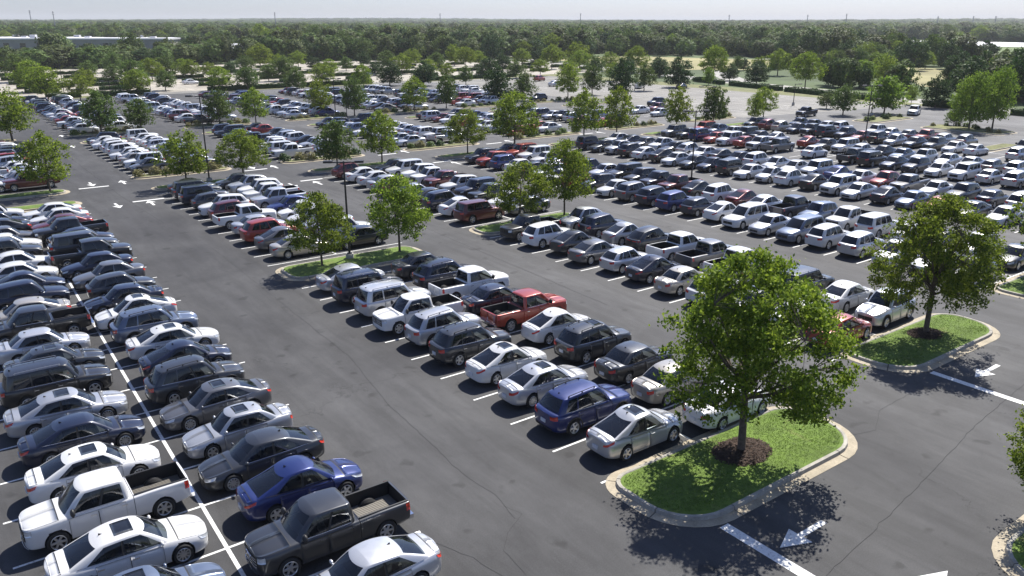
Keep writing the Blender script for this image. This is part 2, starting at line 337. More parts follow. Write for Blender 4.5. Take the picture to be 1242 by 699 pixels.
def wheel_meshes(r, wd, spokes, rr):
    t = MB(); prof = [(rr, -wd/2+.02), (rr+.03, -wd/2), (r-.03, -wd/2), (r-.006, -wd/2+.03), (r, 0), (r-.006, wd/2-.03), (r-.03, wd/2), (rr+.03, wd/2), (rr, wd/2-.02)]
    n = 28; vs = []
    for i in range(n):
        a = 2*math.pi*i/n; vs += [(p*math.cos(a), y, p*math.sin(a)) for p, y in prof]
    k = len(prof); fs = [(i*k+j, i*k+j+1, ((i+1) % n)*k+j+1, ((i+1) % n)*k+j) for i in range(n) for j in range(k-1)]
    t.add(vs, fs); tm = t.mesh("tyre", [M['tyre']], True)
    q = MB(); vs = []      # outward is +y
    prof = [(rr+.004, wd/2-.012), (rr-.012, wd/2-.004), (rr-.028, wd/2-.02), (rr-.035, -.02)]
    for i in range(n): a = 2*math.pi*i/n; vs += [(p*math.cos(a), y, p*math.sin(a)) for p, y in prof]
    k = 4; q.add(vs, [(i*k+j, i*k+j+1, ((i+1) % n)*k+j+1, ((i+1) % n)*k+j) for i in range(n) for j in range(k-1)])
    q.add([((rr-.034)*math.cos(2*math.pi*i/n), -.015, (rr-.034)*math.sin(2*math.pi*i/n)) for i in range(n)], [tuple(range(n))[::-1]], 1)
    for i in range(spokes):
        a = 2*math.pi*i/spokes; c_, s_ = math.cos(a), math.sin(a); w0, w1 = (.030, .042) if spokes > 6 else (.052, .064)
        f = lambda rad, tt, y: (rad*c_-tt*s_, y, rad*s_+tt*c_)
        R1 = rr-.02; y0, y1 = wd/2-.035, wd/2-.02
        q.add([f(.05, -w0, y0-.03), f(.05, w0, y0-.03), f(R1, w1*.7, y1-.03), f(R1, -w1*.7, y1-.03), f(.05, -w0*.7, y0), f(.05, w0*.7, y0), f(R1, w1*.5, y1), f(R1, -w1*.5, y1)],
              [(4, 5, 6, 7)[::-1], (0, 4, 7, 3)[::-1], (1, 2, 6, 5)[::-1], (0, 1, 5, 4)[::-1]])
    q.tube((0, wd/2-.07, 0), (0, wd/2-.022, 0), .068, .058, 12)
    rm = q.mesh("rim", [M['alloy'], M['plastic']], False); clean(tm); 
    bm = bmesh.new(); bm.from_mesh(rm); bmesh.ops.recalc_face_normals(bm, faces=bm.faces); bm.to_mesh(rm); bm.free(); smooth_by_angle(rm, 30)
    return tm, rm
def ellipsoid(mb, c, rx, ry, rz, n=10, k=6, m=0):
    vs = []; 
    for j in range(k+1):
        ph = math.pi*j/k
        for i in range(n): a = 2*math.pi*i/n; vs.append((c[0]+rx*math.sin(ph)*math.cos(a), c[1]+ry*math.sin(ph)*math.sin(a), c[2]+rz*math.cos(ph)))
    mb.add(vs, [(j*n+i, (j+1)*n+i, (j+1)*n+(i+1) % n, j*n+(i+1) % n) for j in range(k) for i in range(n)], m); return mb
def hull_mesh(mo, lod):
    sp = mo.sp; k1 = {0: 4, 1: 2, 2: 1}[lod]; q1 = {0: 3, 1: 2, 2: 1}[lod]
    ts = [i/k1 for i in range((mo.n-1)*k1+1)]; qs = [i/q1 for i in range(10*q1+1)]
    c = mo.c; xa, xb = c['xf0']-.36, c['xr0']+.30; vs = []; W = 2*len(qs)-1
    for t in ts:
        row = [mo.hull(t, q) for q in qs]
        for p, q in zip(row, qs):
            if xb < p.x < xa and q > 8.4: p.z = min(p.z, c['zb']-.28)
        vs += [(p.x, p.y, p.z) for p in row]+[(p.x, -p.y, p.z) for p in row[-2::-1]]
    fs = []; mi = []
    for i in range(len(ts)-1):
        for j in range(W-1):
            fs.append((i*W+j, i*W+j+1, (i+1)*W+j+1, (i+1)*W+j)); jj = min(j, W-2-j); q = (jj+.5)/q1; x = mo.fx((ts[i]+ts[i+1])/2)
            mi.append(2 if (xb-.02 < x < xa+.02 and q > 8.3) else 1 if (q < sp.get('clad', 1.9)) else 0)
    me = mesh_from("body", vs, fs, [M['paint'], M['plastic'], M['interior'], M['liner']], mi)
    clean(me)
    r = sp['wr']+.055; cut = []
    n = {0: 30, 1: 18, 2: 10}[lod]
    if lod < 2 or sp.get('bed'):
        for ax in sp['axles']:
            for s_ in (1, -1): cut.append(cyl_mesh(ax, sp['wr']+.015, r, s_*(sp['W']/2-.34), s_*(sp['W']/2+.2), n))
    if sp.get('bed'):
        b = sp['bed']; mb = MB(); mb.box(b[0], b[1], -b[2], b[2], b[3], 2.0); cut.append(mb.mesh("cutter", []))
        if lod == 0:
            mb = MB(); mb.box(b[1]+.035, b[1]+.055, -2, 2, .5, 2.0); g = mb.mesh("cutter", []); cut.append(g)
    if cut:
        me = bool_cut(me, cut)
        for p in me.polygons:
            cx, cy, cz = p.center
            for ax in sp['axles']:
                d = math.hypot(cx-ax, cz-sp['wr']-.015)
                if d < r+.006 and abs(cy) < sp['W']/2-.002 and cz < .95 and (abs(abs(cy)-(sp['W']/2-.34)) < .02 or abs(d-r) < .012): p.material_index = 1
            if sp.get('bed'):
                b = sp['bed']
                if b[0]-.004 < cx < b[1]+.004 and abs(cy) < b[2]+.004 and b[3]-.01 < cz and (abs(p.normal.z) > .9 and cz < b[3]+.05 or abs(p.normal.z) < .2): p.material_index = 3
    smooth_by_angle(me, 35); return me
def shell_mesh(mo, lod):
    """roof and pillars with real openings for the glass"""
    sp = mo.sp; c = mo.c; v0, v1 = .09, .86; wv0, wv1 = .07, .93; nf = {0: 4, 1: 3, 2: 2}[lod]
    us = [i*.93/nf for i in range(nf+1)]+[1.0, 2.0]
    for a, b in c['win']: us += [2+a+(b-a)*i/max(1, nf-1) for i in range(nf)]
    us += [3.0, 4.0]+[4.07+.93*i/nf for i in range(nf+1)]
    us = sorted(set(round(u, 5) for u in us)); vs_ = sorted({0, wv0, v0, .3, .6, v1, wv1, .97, 1.0})
    vs = []; W = len(vs_)
    for s_ in (1, -1):
        for u in us:
            for v in vs_: p = mo.cabp(u, v); vs.append((p.x, p.y*s_, p.z))
    fs = []; off = len(us)*W
    for k in (0, 1):
        for i in range(len(us)-1):
            for j in range(W-1):
                uc, vc = (us[i]+us[i+1])/2, (vs_[j]+vs_[j+1])/2
                hole = (uc < .93 and wv0 < vc < wv1) or (uc > 4.07 and c.get('rwv', wv0) < vc < wv1) or any(2+a < uc < 2+b and v0 < vc < v1 for a, b in c['win'])
                if hole: continue
                f = (k*off+i*W+j, k*off+(i+1)*W+j, k*off+(i+1)*W+j+1, k*off+i*W+j+1); fs.append(f if k else f[::-1])
    # roof skin: rows across, the first and last follow the curved screens
    iu = [i for i, u in enumerate(us) if u <= 1.0001]; fr = [us[i] for i in iu]; rows = []
    for u in [None]+[x for x in us if 2 <= x <= 3]+['r']:
        row = []
        for g in fr:
            if u is None: p = mo.cabp(g, 1)
            elif u == 'r': p = mo.cabp(5-g, 1)
            else: e = mo.cabp(u, 1); p = Vector((e.x, e.y*g, e.z))
            w1 = max(mo.cabp(u, 1).y if isinstance(u, float) else mo.c['w1']*.9, .1); cr = c.get('crown', .055)
            if u is None or u == 'r': cr = 0
            p = Vector((p.x, p.y, p.z+cr*(1-(min(1, p.y/w1))**2))); row.append(p)
        rows.append(row)
    for s_ in (1, -1):
        b0 = len(vs); G = len(fr); vs += [(p.x, p.y*s_, p.z) for r_ in rows for p in r_]
        for i in range(len(rows)-1):
            for j in range(G-1): f = (b0+i*G+j, b0+i*G+j+1, b0+(i+1)*G+j+1, b0+(i+1)*G+j); fs.append(f if s_ < 0 else f[::-1])
    me = mesh_from("roof", vs, fs, [M['paint'], M['plastic']]); bm = bmesh.new(); bm.from_mesh(me)
    bmesh.ops.remove_doubles(bm, verts=bm.verts, dist=.004); bmesh.ops.recalc_face_normals(bm, faces=bm.faces)
    if sum(f.normal.z for f in bm.faces if f.calc_center_median().z > c['zr']) < 0: bmesh.ops.reverse_faces(bm, faces=bm.faces)
    bm.to_mesh(me); bm.free(); smooth_by_angle(me, 45); return me
def build_model(sp, lod):
    """-> list of (name, mesh, parent index or -1, offset, flag)"""
    mo = Model(sp); c = mo.c; P = []
    def add(name, mb, mats, parent=-1, loc=(0, 0, 0), flag='', smooth=True):
        me = mb if isinstance(mb, bpy.types.Mesh) else mb.mesh(name, mats, smooth)
        P.append([name, me, parent, loc, flag]); return len(P)-1
    add('body', hull_mesh(mo, lod), None); add('roof', shell_mesh(mo, lod), None)
    g = {0: 5, 1: 3, 2: 2}[lod]; gm = [M['glass']] if lod == 0 else [M['dark_glass']]
    add('windshield', grid_patch(mo.cabp, 0, .97, g, .04, .95, g, -.010, both=True), gm)
    add('rear_window', grid_patch(mo.cabp, 4.03, 5, g, c.get('rwv', .05)-.02, .95, g, -.010, both=True), gm)
    dk = [M['dark_glass']] if c.get('tint') else gm
    for i, (a, b) in enumerate(c['win']):
        for mi in (False, True): add('side_window', grid_patch(mo.cabp, 2+a-.008, 2+b+.008, g, .06, .885, g, -.012, mirror=mi), dk if i else gm)
    H = mo.hull; T = mo.tx; n = mo.n-1
    for mi in (False, True):
        add('headlight', grid_patch(H, 0, 0, 6 if lod == 0 else 3, 0, 0, 3, .010, .012, mirror=mi, quad=sp['hl']), [M['head']])
        add('taillight', grid_patch(H, 0, 0, 5 if lod == 0 else 3, 0, 0, 3, .012, .014, mirror=mi, quad=[(n-a, b) for a, b in sp['tl']]), [M['tail']])
    a, b, c0, c1 = sp['grille']; add('grille', grid_patch(H, 0.02, b, 5, c0, c1, 4, .012, .014, both=True), [M['plastic']])
    if sp.get('chrome_grille') and lod == 0:
        mb = MB()
        for k in range(4): s0 = c0+(c1-c0)*(k+.15)/4; grid_patch(H, .02, b*.97, 5, s0, s0+(c1-c0)*.07, 1, .03, .03, both=True, mb=mb)
        add('grille_bars', mb, [M['chrome']])
    add('front_bumper' if sp.get('chrome_bumper') else 'air_intake', grid_patch(H, .02, sp.get('ib', 1.5), 5, *sp.get('ir', (1.9, 2.8)), 3, .014 if not sp.get('chrome_bumper') else .05, .02, both=True), [M['chrome'] if sp.get('chrome_bumper') else M['plastic']])
    # wheels
    tm, rm = WHEELS[(sp['wr'], sp['spokes'])]; wx = sp['W']/2-.115
    for ax in sp['axles']:
        for s_ in (1, -1):
            k = add('wheel', tm, None, -1, (ax, s_*wx, sp['wr']), 'r' if s_ < 0 else '')
            if lod < 2: add('rim', rm, None, k, (0, 0, 0))
    for s_ in (1, -1):
        mb = MB(); mz = mo.cabp(2.02, .1); k_ = 1.5 if sp['kind'] == 'pickup' else 1; ellipsoid(mb, (mz.x-.05, s_*(mz.y+.15), mz.z+.06*k_), .06*k_, .11*k_, .065*k_*k_, 10, 6)
        mb.box(mz.x-.08, mz.x-.02, min(s_*(mz.y-.02), s_*(mz.y+.12)), max(s_*(mz.y-.02), s_*(mz.y+.12)), mz.z+.02, mz.z+.06); add('wing_mirror', mb, [M['plastic'] if sp['kind'] == 'pickup' else M['paint']])
    if lod == 0:
        x0, x1 = T(sp['doors'][0]), T(sp['doors'][1]); x2 = T(sp['doors'][2])
        for mi in (False, True):
            s_ = -1 if mi else 1
            for (p, q) in ((x0, x1), (x1, x2)):
                mb = grid_patch(H, p+.012, q-.012, 8, 2.2, 7.15, 9, .007, .012, mirror=mi); seal = grid_patch(H, p-.004, q+.004, 8, 2.1, 7.25, 8, .002, 0, mirror=mi, mb=mb, m=1)
                k = add('door', mb, [M['paint'], M['plastic']])
                hp = H(q-(q-p)*.17, 6.15); mb = MB(); y = s_*(hp.y+.022); mb.box(hp.x-.10, hp.x+.10, min(y, y-s_*.03), max(y, y-s_*.03), hp.z-.016, hp.z+.016); add('door_handle', mb, [M['chrome'] if sp.get('chrome') else M['paint']], k, flag='p', smooth=False)
        mb = grid_patch(H, sp['hood'], T(c['xf0']+.10), 8, 8.0, 10, 5, .006, .012, both=True); grid_patch(H, sp['hood']-.05, T(c['xf0']+.06), 8, 7.93, 10, 5, .002, 0, both=True, mb=mb, m=1)
        add('hood', mb, [M['paint'], M['plastic']])
        if sp['kind'] in ('sedan',):
            mb = grid_patch(H, T(c['xr0']-.07), n-2.6, 5, 8.1, 10, 5, .004, .008, both=True); grid_patch(H, T(c['xr0']-.04), n-2.5, 5, 8.05, 10, 5, .0015, 0, both=True, mb=mb, m=1)
            add('trunk_lid', mb, [M['paint'], M['plastic']])
        elif sp['kind'] != 'pickup':
            add('rear_bumper', grid_patch(H, n-1.9, n-.02, 5, 1.2, 2.75, 3, .02, .02, both=True), [M['plastic']])
            for s_ in (1, -1):
                mb = MB(); pts = [mo.cabp(2.06+.86*i/6, 1.0) for i in range(7)]
                for i in range(6): p_, q_ = pts[i], pts[i+1]; mb.tube((p_.x, s_*(p_.y-.05), p_.z+.075), (q_.x, s_*(q_.y-.05), q_.z+.075), .018, .018, 6)
                for i in (0, 3, 6): p_ = pts[i]; mb.box(p_.x-.03, p_.x+.03, s_*(p_.y-.05)-.012, s_*(p_.y-.05)+.012, p_.z-.02, p_.z+.075)
                add('roof_rail', mb, [M['plastic'] if sp.get('dark_rail') else M['alloy']], smooth=False)
        if sp['kind'] == 'pickup':
            b = sp['bed']; mb = MB(); k = 14
            for i in range(k): y = -b[2]+.06+(2*b[2]-.12)*i/k; mb.box(b[0]+.03, b[1]-.03, y, y+(2*b[2]-.12)/k*.6, b[3]+.003, b[3]+.028)
            mb.box(b[0]+.02, b[1]-.02, -b[2]+.02, b[2]-.02, b[3]+.002, b[3]+.012); add('bed_floor', mb, [M['bedfloor']], smooth=False)
            for s_ in (1, -1):
                mb = MB(); ax = sp['axles'][1]; mb.tube((ax, s_*(b[2]-.20), b[3]-.20), (ax, s_*(b[2]-.005), b[3]-.20), .42, .42, 20)
                mb.v = [(x, y, max(z, b[3]+.01)) for x, y, z in mb.v]; add('wheel_housing', mb, [M['liner']])
                mb = MB(); e = sp['knots'][-4][3]; mb.box(b[0]-.02, b[1]+.01, s_*(b[2]+.035)-.035, s_*(b[2]+.035)+.035, e+.005, e+.035); add('bed_rail_cap', mb, [M['plastic']], smooth=False)
            mb = MB(); L2 = sp['knots'][-1][0]; mb.box(L2-.13, L2+.06, -.86, .86, .46, .62); add('rear_bumper', mb, [M['chrome']], smooth=False)
            mb = grid_patch(H, n-1.55, n-.01, 5, 3.4, 7.6, 5, .008, .012, both=True); add('tailgate', mb, [M['paint']])
        # side sills, wheel-arch lips
        if sp.get('trim'):
            for ax in sp['axles']:
                for s_ in (1, -1):
                    mb = MB(); r = sp['wr']+.05; vs = []; na = 16
                    for i in range(na+1):
                        a_ = math.pi*(-.06+1.12*i/na); yy = min(sp['W']/2+.012, H(T(ax+r*math.cos(a_)), 4.2).y+.014)
                        for rr_, dy in ((r, -.03), (r, 0), (r+.055, 0), (r+.065, -.02)): vs.append((ax+rr_*math.cos(a_), s_*(yy+dy), sp['wr']+.015+rr_*math.sin(a_)))
                    mb.add(vs, [(i*4+j, i*4+j+1, (i+1)*4+j+1, (i+1)*4+j) for i in range(na) for j in range(3)]); add('arch_trim', mb, [M['plastic']])
        for s_ in (1, -1):
            mb = grid_patch(mo.cabp, 2.03, 2.95, 10, .045, .075, 1, .008, .008, mirror=s_ < 0); add('window_trim', mb, [M['chrome'] if sp.get('chrome') else M['plastic']])
            a_ = c['win'][0][1]; b_ = c['win'][1][0]; mb = grid_patch(mo.cabp, 2+a_-.004, 2+b_+.004, 1, .09, .86, 5, .004, .006, mirror=s_ < 0); add('door_pillar', mb, [M['plastic']])
        # plate and badge recess
        p = H(n-.02, 4.3 if sp['kind'] != 'pickup' else 2.2); mb = MB(); mb.box(p.x-.035, p.x+.03, -.155, .155, p.z-.075, p.z+.075); add('number_plate', mb, [M['plate']], smooth=False)
        # cabin
        z = c['zb']; fr = c['xf0']
        for (sx, cols) in ((fr-1.25, (.37, -.37)), (fr-2.15, (.37, -.37))):
            if sx < c['xr0']+.3: continue
            for y in cols:
                mb = MB(); mb.box(sx-.06, sx+.07, y-.24, y+.24, z-.55, z+.12); mb.box(sx-.05, sx+.04, y-.13, y+.13, z+.14, z+.30); mb.box(sx, sx+.5, y-.24, y+.24, z-.62, z-.45); add('seat', mb, [M['seat']], smooth=False)
        mb = MB(); mb.box(fr-.72, fr-.16, -.66, .66, z-.3, z-.03); add('dashboard', mb, [M['dash']], smooth=False)
        if sp['kind'] != 'pickup':
            p = mo.roofp(c['xr1']+.25, 0); mb = MB(); mb.add([(p.x+.09, -.012, p.z-.02), (p.x+.09, .012, p.z-.02), (p.x-.07, .022, p.z-.02), (p.x-.07, -.022, p.z-.02), (p.x-.06, 0, p.z+.06)], [(0, 1, 4), (1, 2, 4), (2, 3, 4), (3, 0, 4)]); add('roof_antenna', mb, [M['plastic']], smooth=False)
    if lod < 2:
        x1, x0 = c['xf1']-.30, c['xf1']-.88; mb = grid_patch(mo.roofp, x0, x1, 5, -.40, .40, 5, .008, .02); add('sunroof', mb, [M['dark_glass']], flag='o')
    return P
def join_model(P):
    """one mesh for a car too small in the picture to show its parts"""
    mats = []; V = []; F = []; MI = []; S = []
    for name, me, par, loc, flag in P:
        if flag == 'o' or name in ('rim',): continue
        o = len(V); rot = -1 if flag == 'r' else 1
        V += [(v.co.x*rot+loc[0], v.co.y*rot+loc[1], v.co.z+loc[2]) for v in me.vertices]
        for p in me.polygons:
            mm = me.materials[p.material_index]
            if mm not in mats: mats.append(mm)
            F.append(tuple(i+o for i in p.vertices)); MI.append(mats.index(mm)); S.append(p.use_smooth)
    me = mesh_from("far_car", V, F, mats, MI, False); me.polygons.foreach_set('use_smooth', S); smooth_by_angle(me, 45); return me

def knots_scale(k, sx=1, sy=1, sz=1, dx=0): return [(a*sx+dx, b*sy, c_*sz, d*sz, e*sz) for a, b, c_, d, e in k]
K_SEDAN = [(2.42, 0, .24, .60, .67), (2.40, .34, .23, .60, .68), (2.33, .60, .21, .62, .71), (2.18, .78, .19, .66, .76), (1.90, .875, .18, .71, .83), (1.45, .905, .18, .775, .90), (.98, .912, .18, .84, .955),
           (.1, .918, .18, .895, .97), (-.8, .918, .18, .915, .99), (-1.38, .905, .18, .93, 1.02), (-1.75, .885, .20, .935, 1.045), (-2.08, .85, .24, .925, 1.045), (-2.28, .765, .28, .88, 1.02), (-2.38, .60, .30, .83, .985), (-2.42, .34, .32, .82, .97), (-2.43, 0, .32, .82, .965)]
K_SUV = [(2.32, 0, .27, .76, .84), (2.30, .36, .26, .76, .85), (2.24, .62, .24, .78, .88), (2.10, .80, .22, .82, .94), (1.85, .89, .21, .87, 1.0), (1.42, .925, .21, .92, 1.06), (1.0, .935, .21, .97, 1.11),
         (.1, .94, .21, 1.0, 1.10), (-.9, .94, .21, 1.02, 1.10), (-1.5, .935, .22, 1.04, 1.12), (-1.85, .92, .25, 1.05, 1.12), (-2.08, .88, .28, 1.04, 1.10), (-2.22, .79, .32, 1.02, 1.08), (-2.30, .62, .35, 1.0, 1.05), (-2.33, .34, .36, 1.0, 1.04), (-2.34, 0, .36, 1.0, 1.04)]
K_PICK = [(2.90, 0, .38, 1.00, 1.08), (2.885, .40, .37, 1.00, 1.09), (2.83, .68, .36, 1.02, 1.11), (2.72, .86, .35, 1.04, 1.14), (2.45, .955, .34, 1.07, 1.18), (2.0, .985, .34, 1.10, 1.21), (1.55, .99, .34, 1.13, 1.23),
          (.6, .99, .34, 1.15, 1.23), (-.4, .99, .34, 1.15, 1.23), (-.70, .99, .36, 1.16, 1.20), (-1.7, .985, .38, 1.20, 1.21), (-2.45, .98, .44, 1.20, 1.21), (-2.78, .96, .50, 1.20, 1.21), (-2.86, .90, .53, 1.19, 1.20), (-2.885, .45, .54, 1.19, 1.20), (-2.89, 0, .54, 1.19, 1.20)]
W2 = [(.045, .455), (.50, .90)]
SP = {}
SP['s'] = dict(kind='sedan', knots=K_SEDAN, sec=SEC_ROUND, W=1.84, wr=.335, spokes=10, axles=(1.45, -1.38), doors=(.88, -.12, -1.12), hood=1.6,
    cab=dict(w0=.825, w1=.635, xf0=1.30, xf1=.46, xr0=-2.02, xr1=-1.0, zb=.90, zr=1.375, win=[(.04, .44), (.475, .86)], lift=.075, crown=.05, rise=.05, xm=-.12),
    hl=[(1.4, 5.7), (3.4, 6.5), (3.7, 7.7), (1.6, 7.5)], tl=[(3.6, 6.6), (1.2, 5.6), (1.2, 7.2), (3.9, 7.5)], grille=(0, 1.25, 3.6, 5.7), chrome=True)
SP['c'] = dict(SP['s'], knots=knots_scale(K_SEDAN, .965, .97, 1.0), W=1.78, spokes=5, wr=.32, axles=(1.39, -1.31), chrome=False, doors=(.84, -.10, -1.05),
    cab=dict(w0=.79, w1=.615, xf0=1.16, xf1=.44, xr0=-1.74, xr1=-.98, zb=.90, zr=1.41, win=[(.03, .45), (.485, .90)], lift=.04, crown=.045, rise=.03),
    tl=[(3.3, 6.0), (1.5, 5.6), (1.5, 7.2), (3.4, 7.4)])
SP['a'] = dict(SP['s'], knots=knots_scale(K_SEDAN, .95, .985, 1.02), W=1.81, spokes=5, wr=.335, axles=(1.40, -1.31), chrome=False, doors=(.98, -.04, -1.10), hood=1.9,
    cab=dict(w0=.81, w1=.62, xf0=1.36, xf1=.40, xr0=-2.02, xr1=-.80, zb=.92, zr=1.43, win=[(.06, .43), (.465, .82)], lift=.095, crown=.05, rise=.075, xm=-.10, bf=.2, br=.14),
    hl=[(1.7, 5.9), (3.9, 7.0), (4.3, 7.8), (1.9, 7.4)], tl=[(4.0, 6.8), (1.5, 5.9), (1.6, 7.0), (4.2, 7.6)])
SP['u'] = dict(kind='suv', knots=K_SUV, sec=SEC_ROUND, W=1.88, wr=.36, spokes=5, axles=(1.42, -1.33), doors=(.88, -.12, -1.08), hood=1.6, clad=2.05, trim=True, dark_rail=True,
    cab=dict(w0=.825, w1=.62, xf0=1.10, xf1=.42, xr0=-2.18, xr1=-1.72, zb=1.0, zr=1.63, win=[(.03, .345), (.375, .66), (.69, .91)], lift=.06, crown=.05, rise=.04, rwv=.14, tint=True, xm=.0),
    hl=[(1.6, 6.2), (3.5, 7.0), (3.4, 7.6), (1.7, 7.4)], tl=[(3.4, 5.9), (1.4, 5.5), (1.4, 7.0), (3.5, 7.5)], grille=(0, 1.35, 4.0, 6.3), chrome=True)
SP['f'] = dict(SP['u'], knots=knots_scale(K_SUV, .97, .98, .97), W=1.85, spokes=10, wr=.36, chrome=False, axles=(1.38, -1.29), trim=False, dark_rail=False,
    cab=dict(w0=.81, w1=.60, xf0=1.16, xf1=.34, xr0=-2.14, xr1=-1.45, zb=.98, zr=1.585, win=[(.03, .36), (.39, .68), (.72, .86)], lift=.085, crown=.055, rise=.08, rwv=.14, tint=True, xm=.0, br=.14),
    hl=[(1.6, 6.5), (4.0, 7.2), (4.0, 7.7), (1.8, 7.5)], tl=[(4.0, 6.6), (.3, 6.3), (.3, 7.2), (4.0, 7.5)])
SP['b'] = dict(SP['u'], knots=knots_scale(K_SUV, 1.04, 1.02, 1.03), sec=SEC_BOXY, W=1.92, wr=.375, axles=(1.48, -1.40), dark_rail=False, trim=False, clad=1.9, chrome_grille=True,
    cab=dict(w0=.87, w1=.72, xf0=1.10, xf1=.58, xr0=-2.30, xr1=-2.08, zb=1.04, zr=1.72, win=[(.03, .33), (.36, .64), (.67, .93)], lift=.035, crown=.04, rise=.01, rwv=.16, tint=True, sf=.96))
SP['h'] = dict(SP['u'], kind='hatchback', knots=knots_scale(K_SUV, .90, .95, .90), W=1.79, wr=.325, spokes=10, axles=(1.28, -1.20), doors=(.78, -.16, -1.0), trim=False, clad=1.9,
    cab=dict(w0=.78, w1=.58, xf0=1.02, xf1=.34, xr0=-1.98, xr1=-1.42, zb=.91, zr=1.44, win=[(.03, .38), (.41, .72), (.75, .90)], lift=.055, crown=.05, rise=.06, rwv=.16, tint=True, xm=.0))
SP['v'] = dict(SP['b'], kind='minivan', knots=knots_scale(K_SUV, 1.10, 1.04, .96, .02), sec=SEC_ROUND, W=1.96, wr=.345, spokes=10, axles=(1.58, -1.50), doors=(1.02, -.05, -1.20), chrome_grille=True,
    cab=dict(w0=.86, w1=.68, xf0=1.42, xf1=.52, xr0=-2.44, xr1=-2.16, zb=.98, zr=1.66, win=[(.03, .33), (.36, .64), (.67, .93)], lift=.045, crown=.045, rise=.01, rwv=.16, tint=True, sf=.95))
SP['p'] = dict(kind='pickup', knots=K_PICK, sec=SEC_BOXY, W=1.98, wr=.40, spokes=6, axles=(1.86, -1.82), doors=(1.42, .42, -.52), hood=1.5, bed=(-2.80, -.86, .76, .70), chrome_grille=True, chrome_bumper=True, ir=(.9, 2.6), ib=2.6, chrome=True,
    cab=dict(w0=.90, w1=.70, xf0=1.66, xf1=.92, xr0=-.74, xr1=-.62, zb=1.17, zr=1.83, win=[(.04, .50), (.545, .95)], lift=.04, crown=.045, rise=0, bf=.14, br=.03, sf=.97, rwv=.12),
    hl=[(1.9, 5.4), (3.4, 5.6), (3.4, 7.3), (1.9, 7.2)], tl=[(3.45, 5.0), (2.55, 5.0), (2.55, 7.3), (3.45, 7.3)], grille=(0, 1.8, 4.0, 7.1))
WHEELS = {}
SP['f']['wr'] = .36
for k_, s_ in SP.items():
    if (s_['wr'], s_['spokes']) not in WHEELS: WHEELS[(s_['wr'], s_['spokes'])] = wheel_meshes(s_['wr'], .235 if s_['kind'] != 'pickup' else .27, s_['spokes'], s_['wr']*.68)
_models = {}
def model(k, lod):
    if (k, lod) not in _models:
        if lod < 2: _models[(k, lod)] = build_model(SP[k], lod)
        else: _models[(k, lod)] = join_model(build_model(SP[k], 2))
    return _models[(k, lod)]
COL = dict(w=((.68, .68, .675), 0.0, 'white'), s=((.50, .51, .53), .55, 'silver'), g=((.15, .15, .155), .55, 'grey'), d=((.038, .041, .047), .45, 'dark grey'), k=((.010, .010, .011), .1, 'black'),
           n=((.006, .010, .030), .3, 'navy'), b=((.010, .022, .12), .35, 'blue'), e=((.12, .15, .215), .5, 'blue-grey'), r=((.30, .030, .014), .2, 'red'), m=((.12, .016, .018), .35, 'maroon'), t=((.42, .39, .34), .5, 'beige'))
NAME = dict(s='sedan', c='sedan', u='suv', b='suv', h='hatchback', v='minivan', p='pickup_truck')
CAT = dict(s='sedan', c='sedan', u='suv', b='suv', h='hatchback', v='minivan', p='pickup truck')
WORD = dict(s='sedan', c='sedan', u='SUV', b='boxy SUV', h='hatchback', v='minivan', p='pickup')
rc = random.Random(11)
def place_car(k, col, x, y, rz, sun_roof, lod, label=None, group=None):
    k0 = k; base, metal, cn = COL[col]; j = rc.uniform(.86, 1.12); colr = (min(.82, base[0]*j), min(.82, base[1]*j), min(.82, base[2]*j), metal)
    sc_ = rc.uniform(.975, 1.02)*(.875 if k == 'p' else .92); k = rc.choice('sacs') if k == 's' else rc.choice('uufub') if k == 'u' else k
    mod = model(k, lod)
    if lod == 2:
        o = link(NAME[k0], mod); o.color = colr
    else:
        o = bpy.data.objects.new(NAME[k0], None); C.objects.link(o); o.empty_display_size = .3; obs = []
        for name, me, par, loc, flag in mod:
            if flag == 'o' and not sun_roof: obs.append(None); continue
            q = bpy.data.objects.new(name, me); C.objects.link(q); q.parent = o if par < 0 else obs[par]; q.location = loc; q.color = colr
            if name == 'wheel': q.rotation_euler = (0, 0, math.pi if flag == 'r' else 0)
            obs.append(q)
    o.location = (x, y, Z_LOT); o.rotation_euler = (0, 0, rz); o.scale = (sc_, sc_*rc.uniform(.99, 1.01), (.93 if k == 'p' else .985)*rc.uniform(.98, 1.02))
    tag(o, label, CAT[k0], group); return o
Z_LOT = 0.004
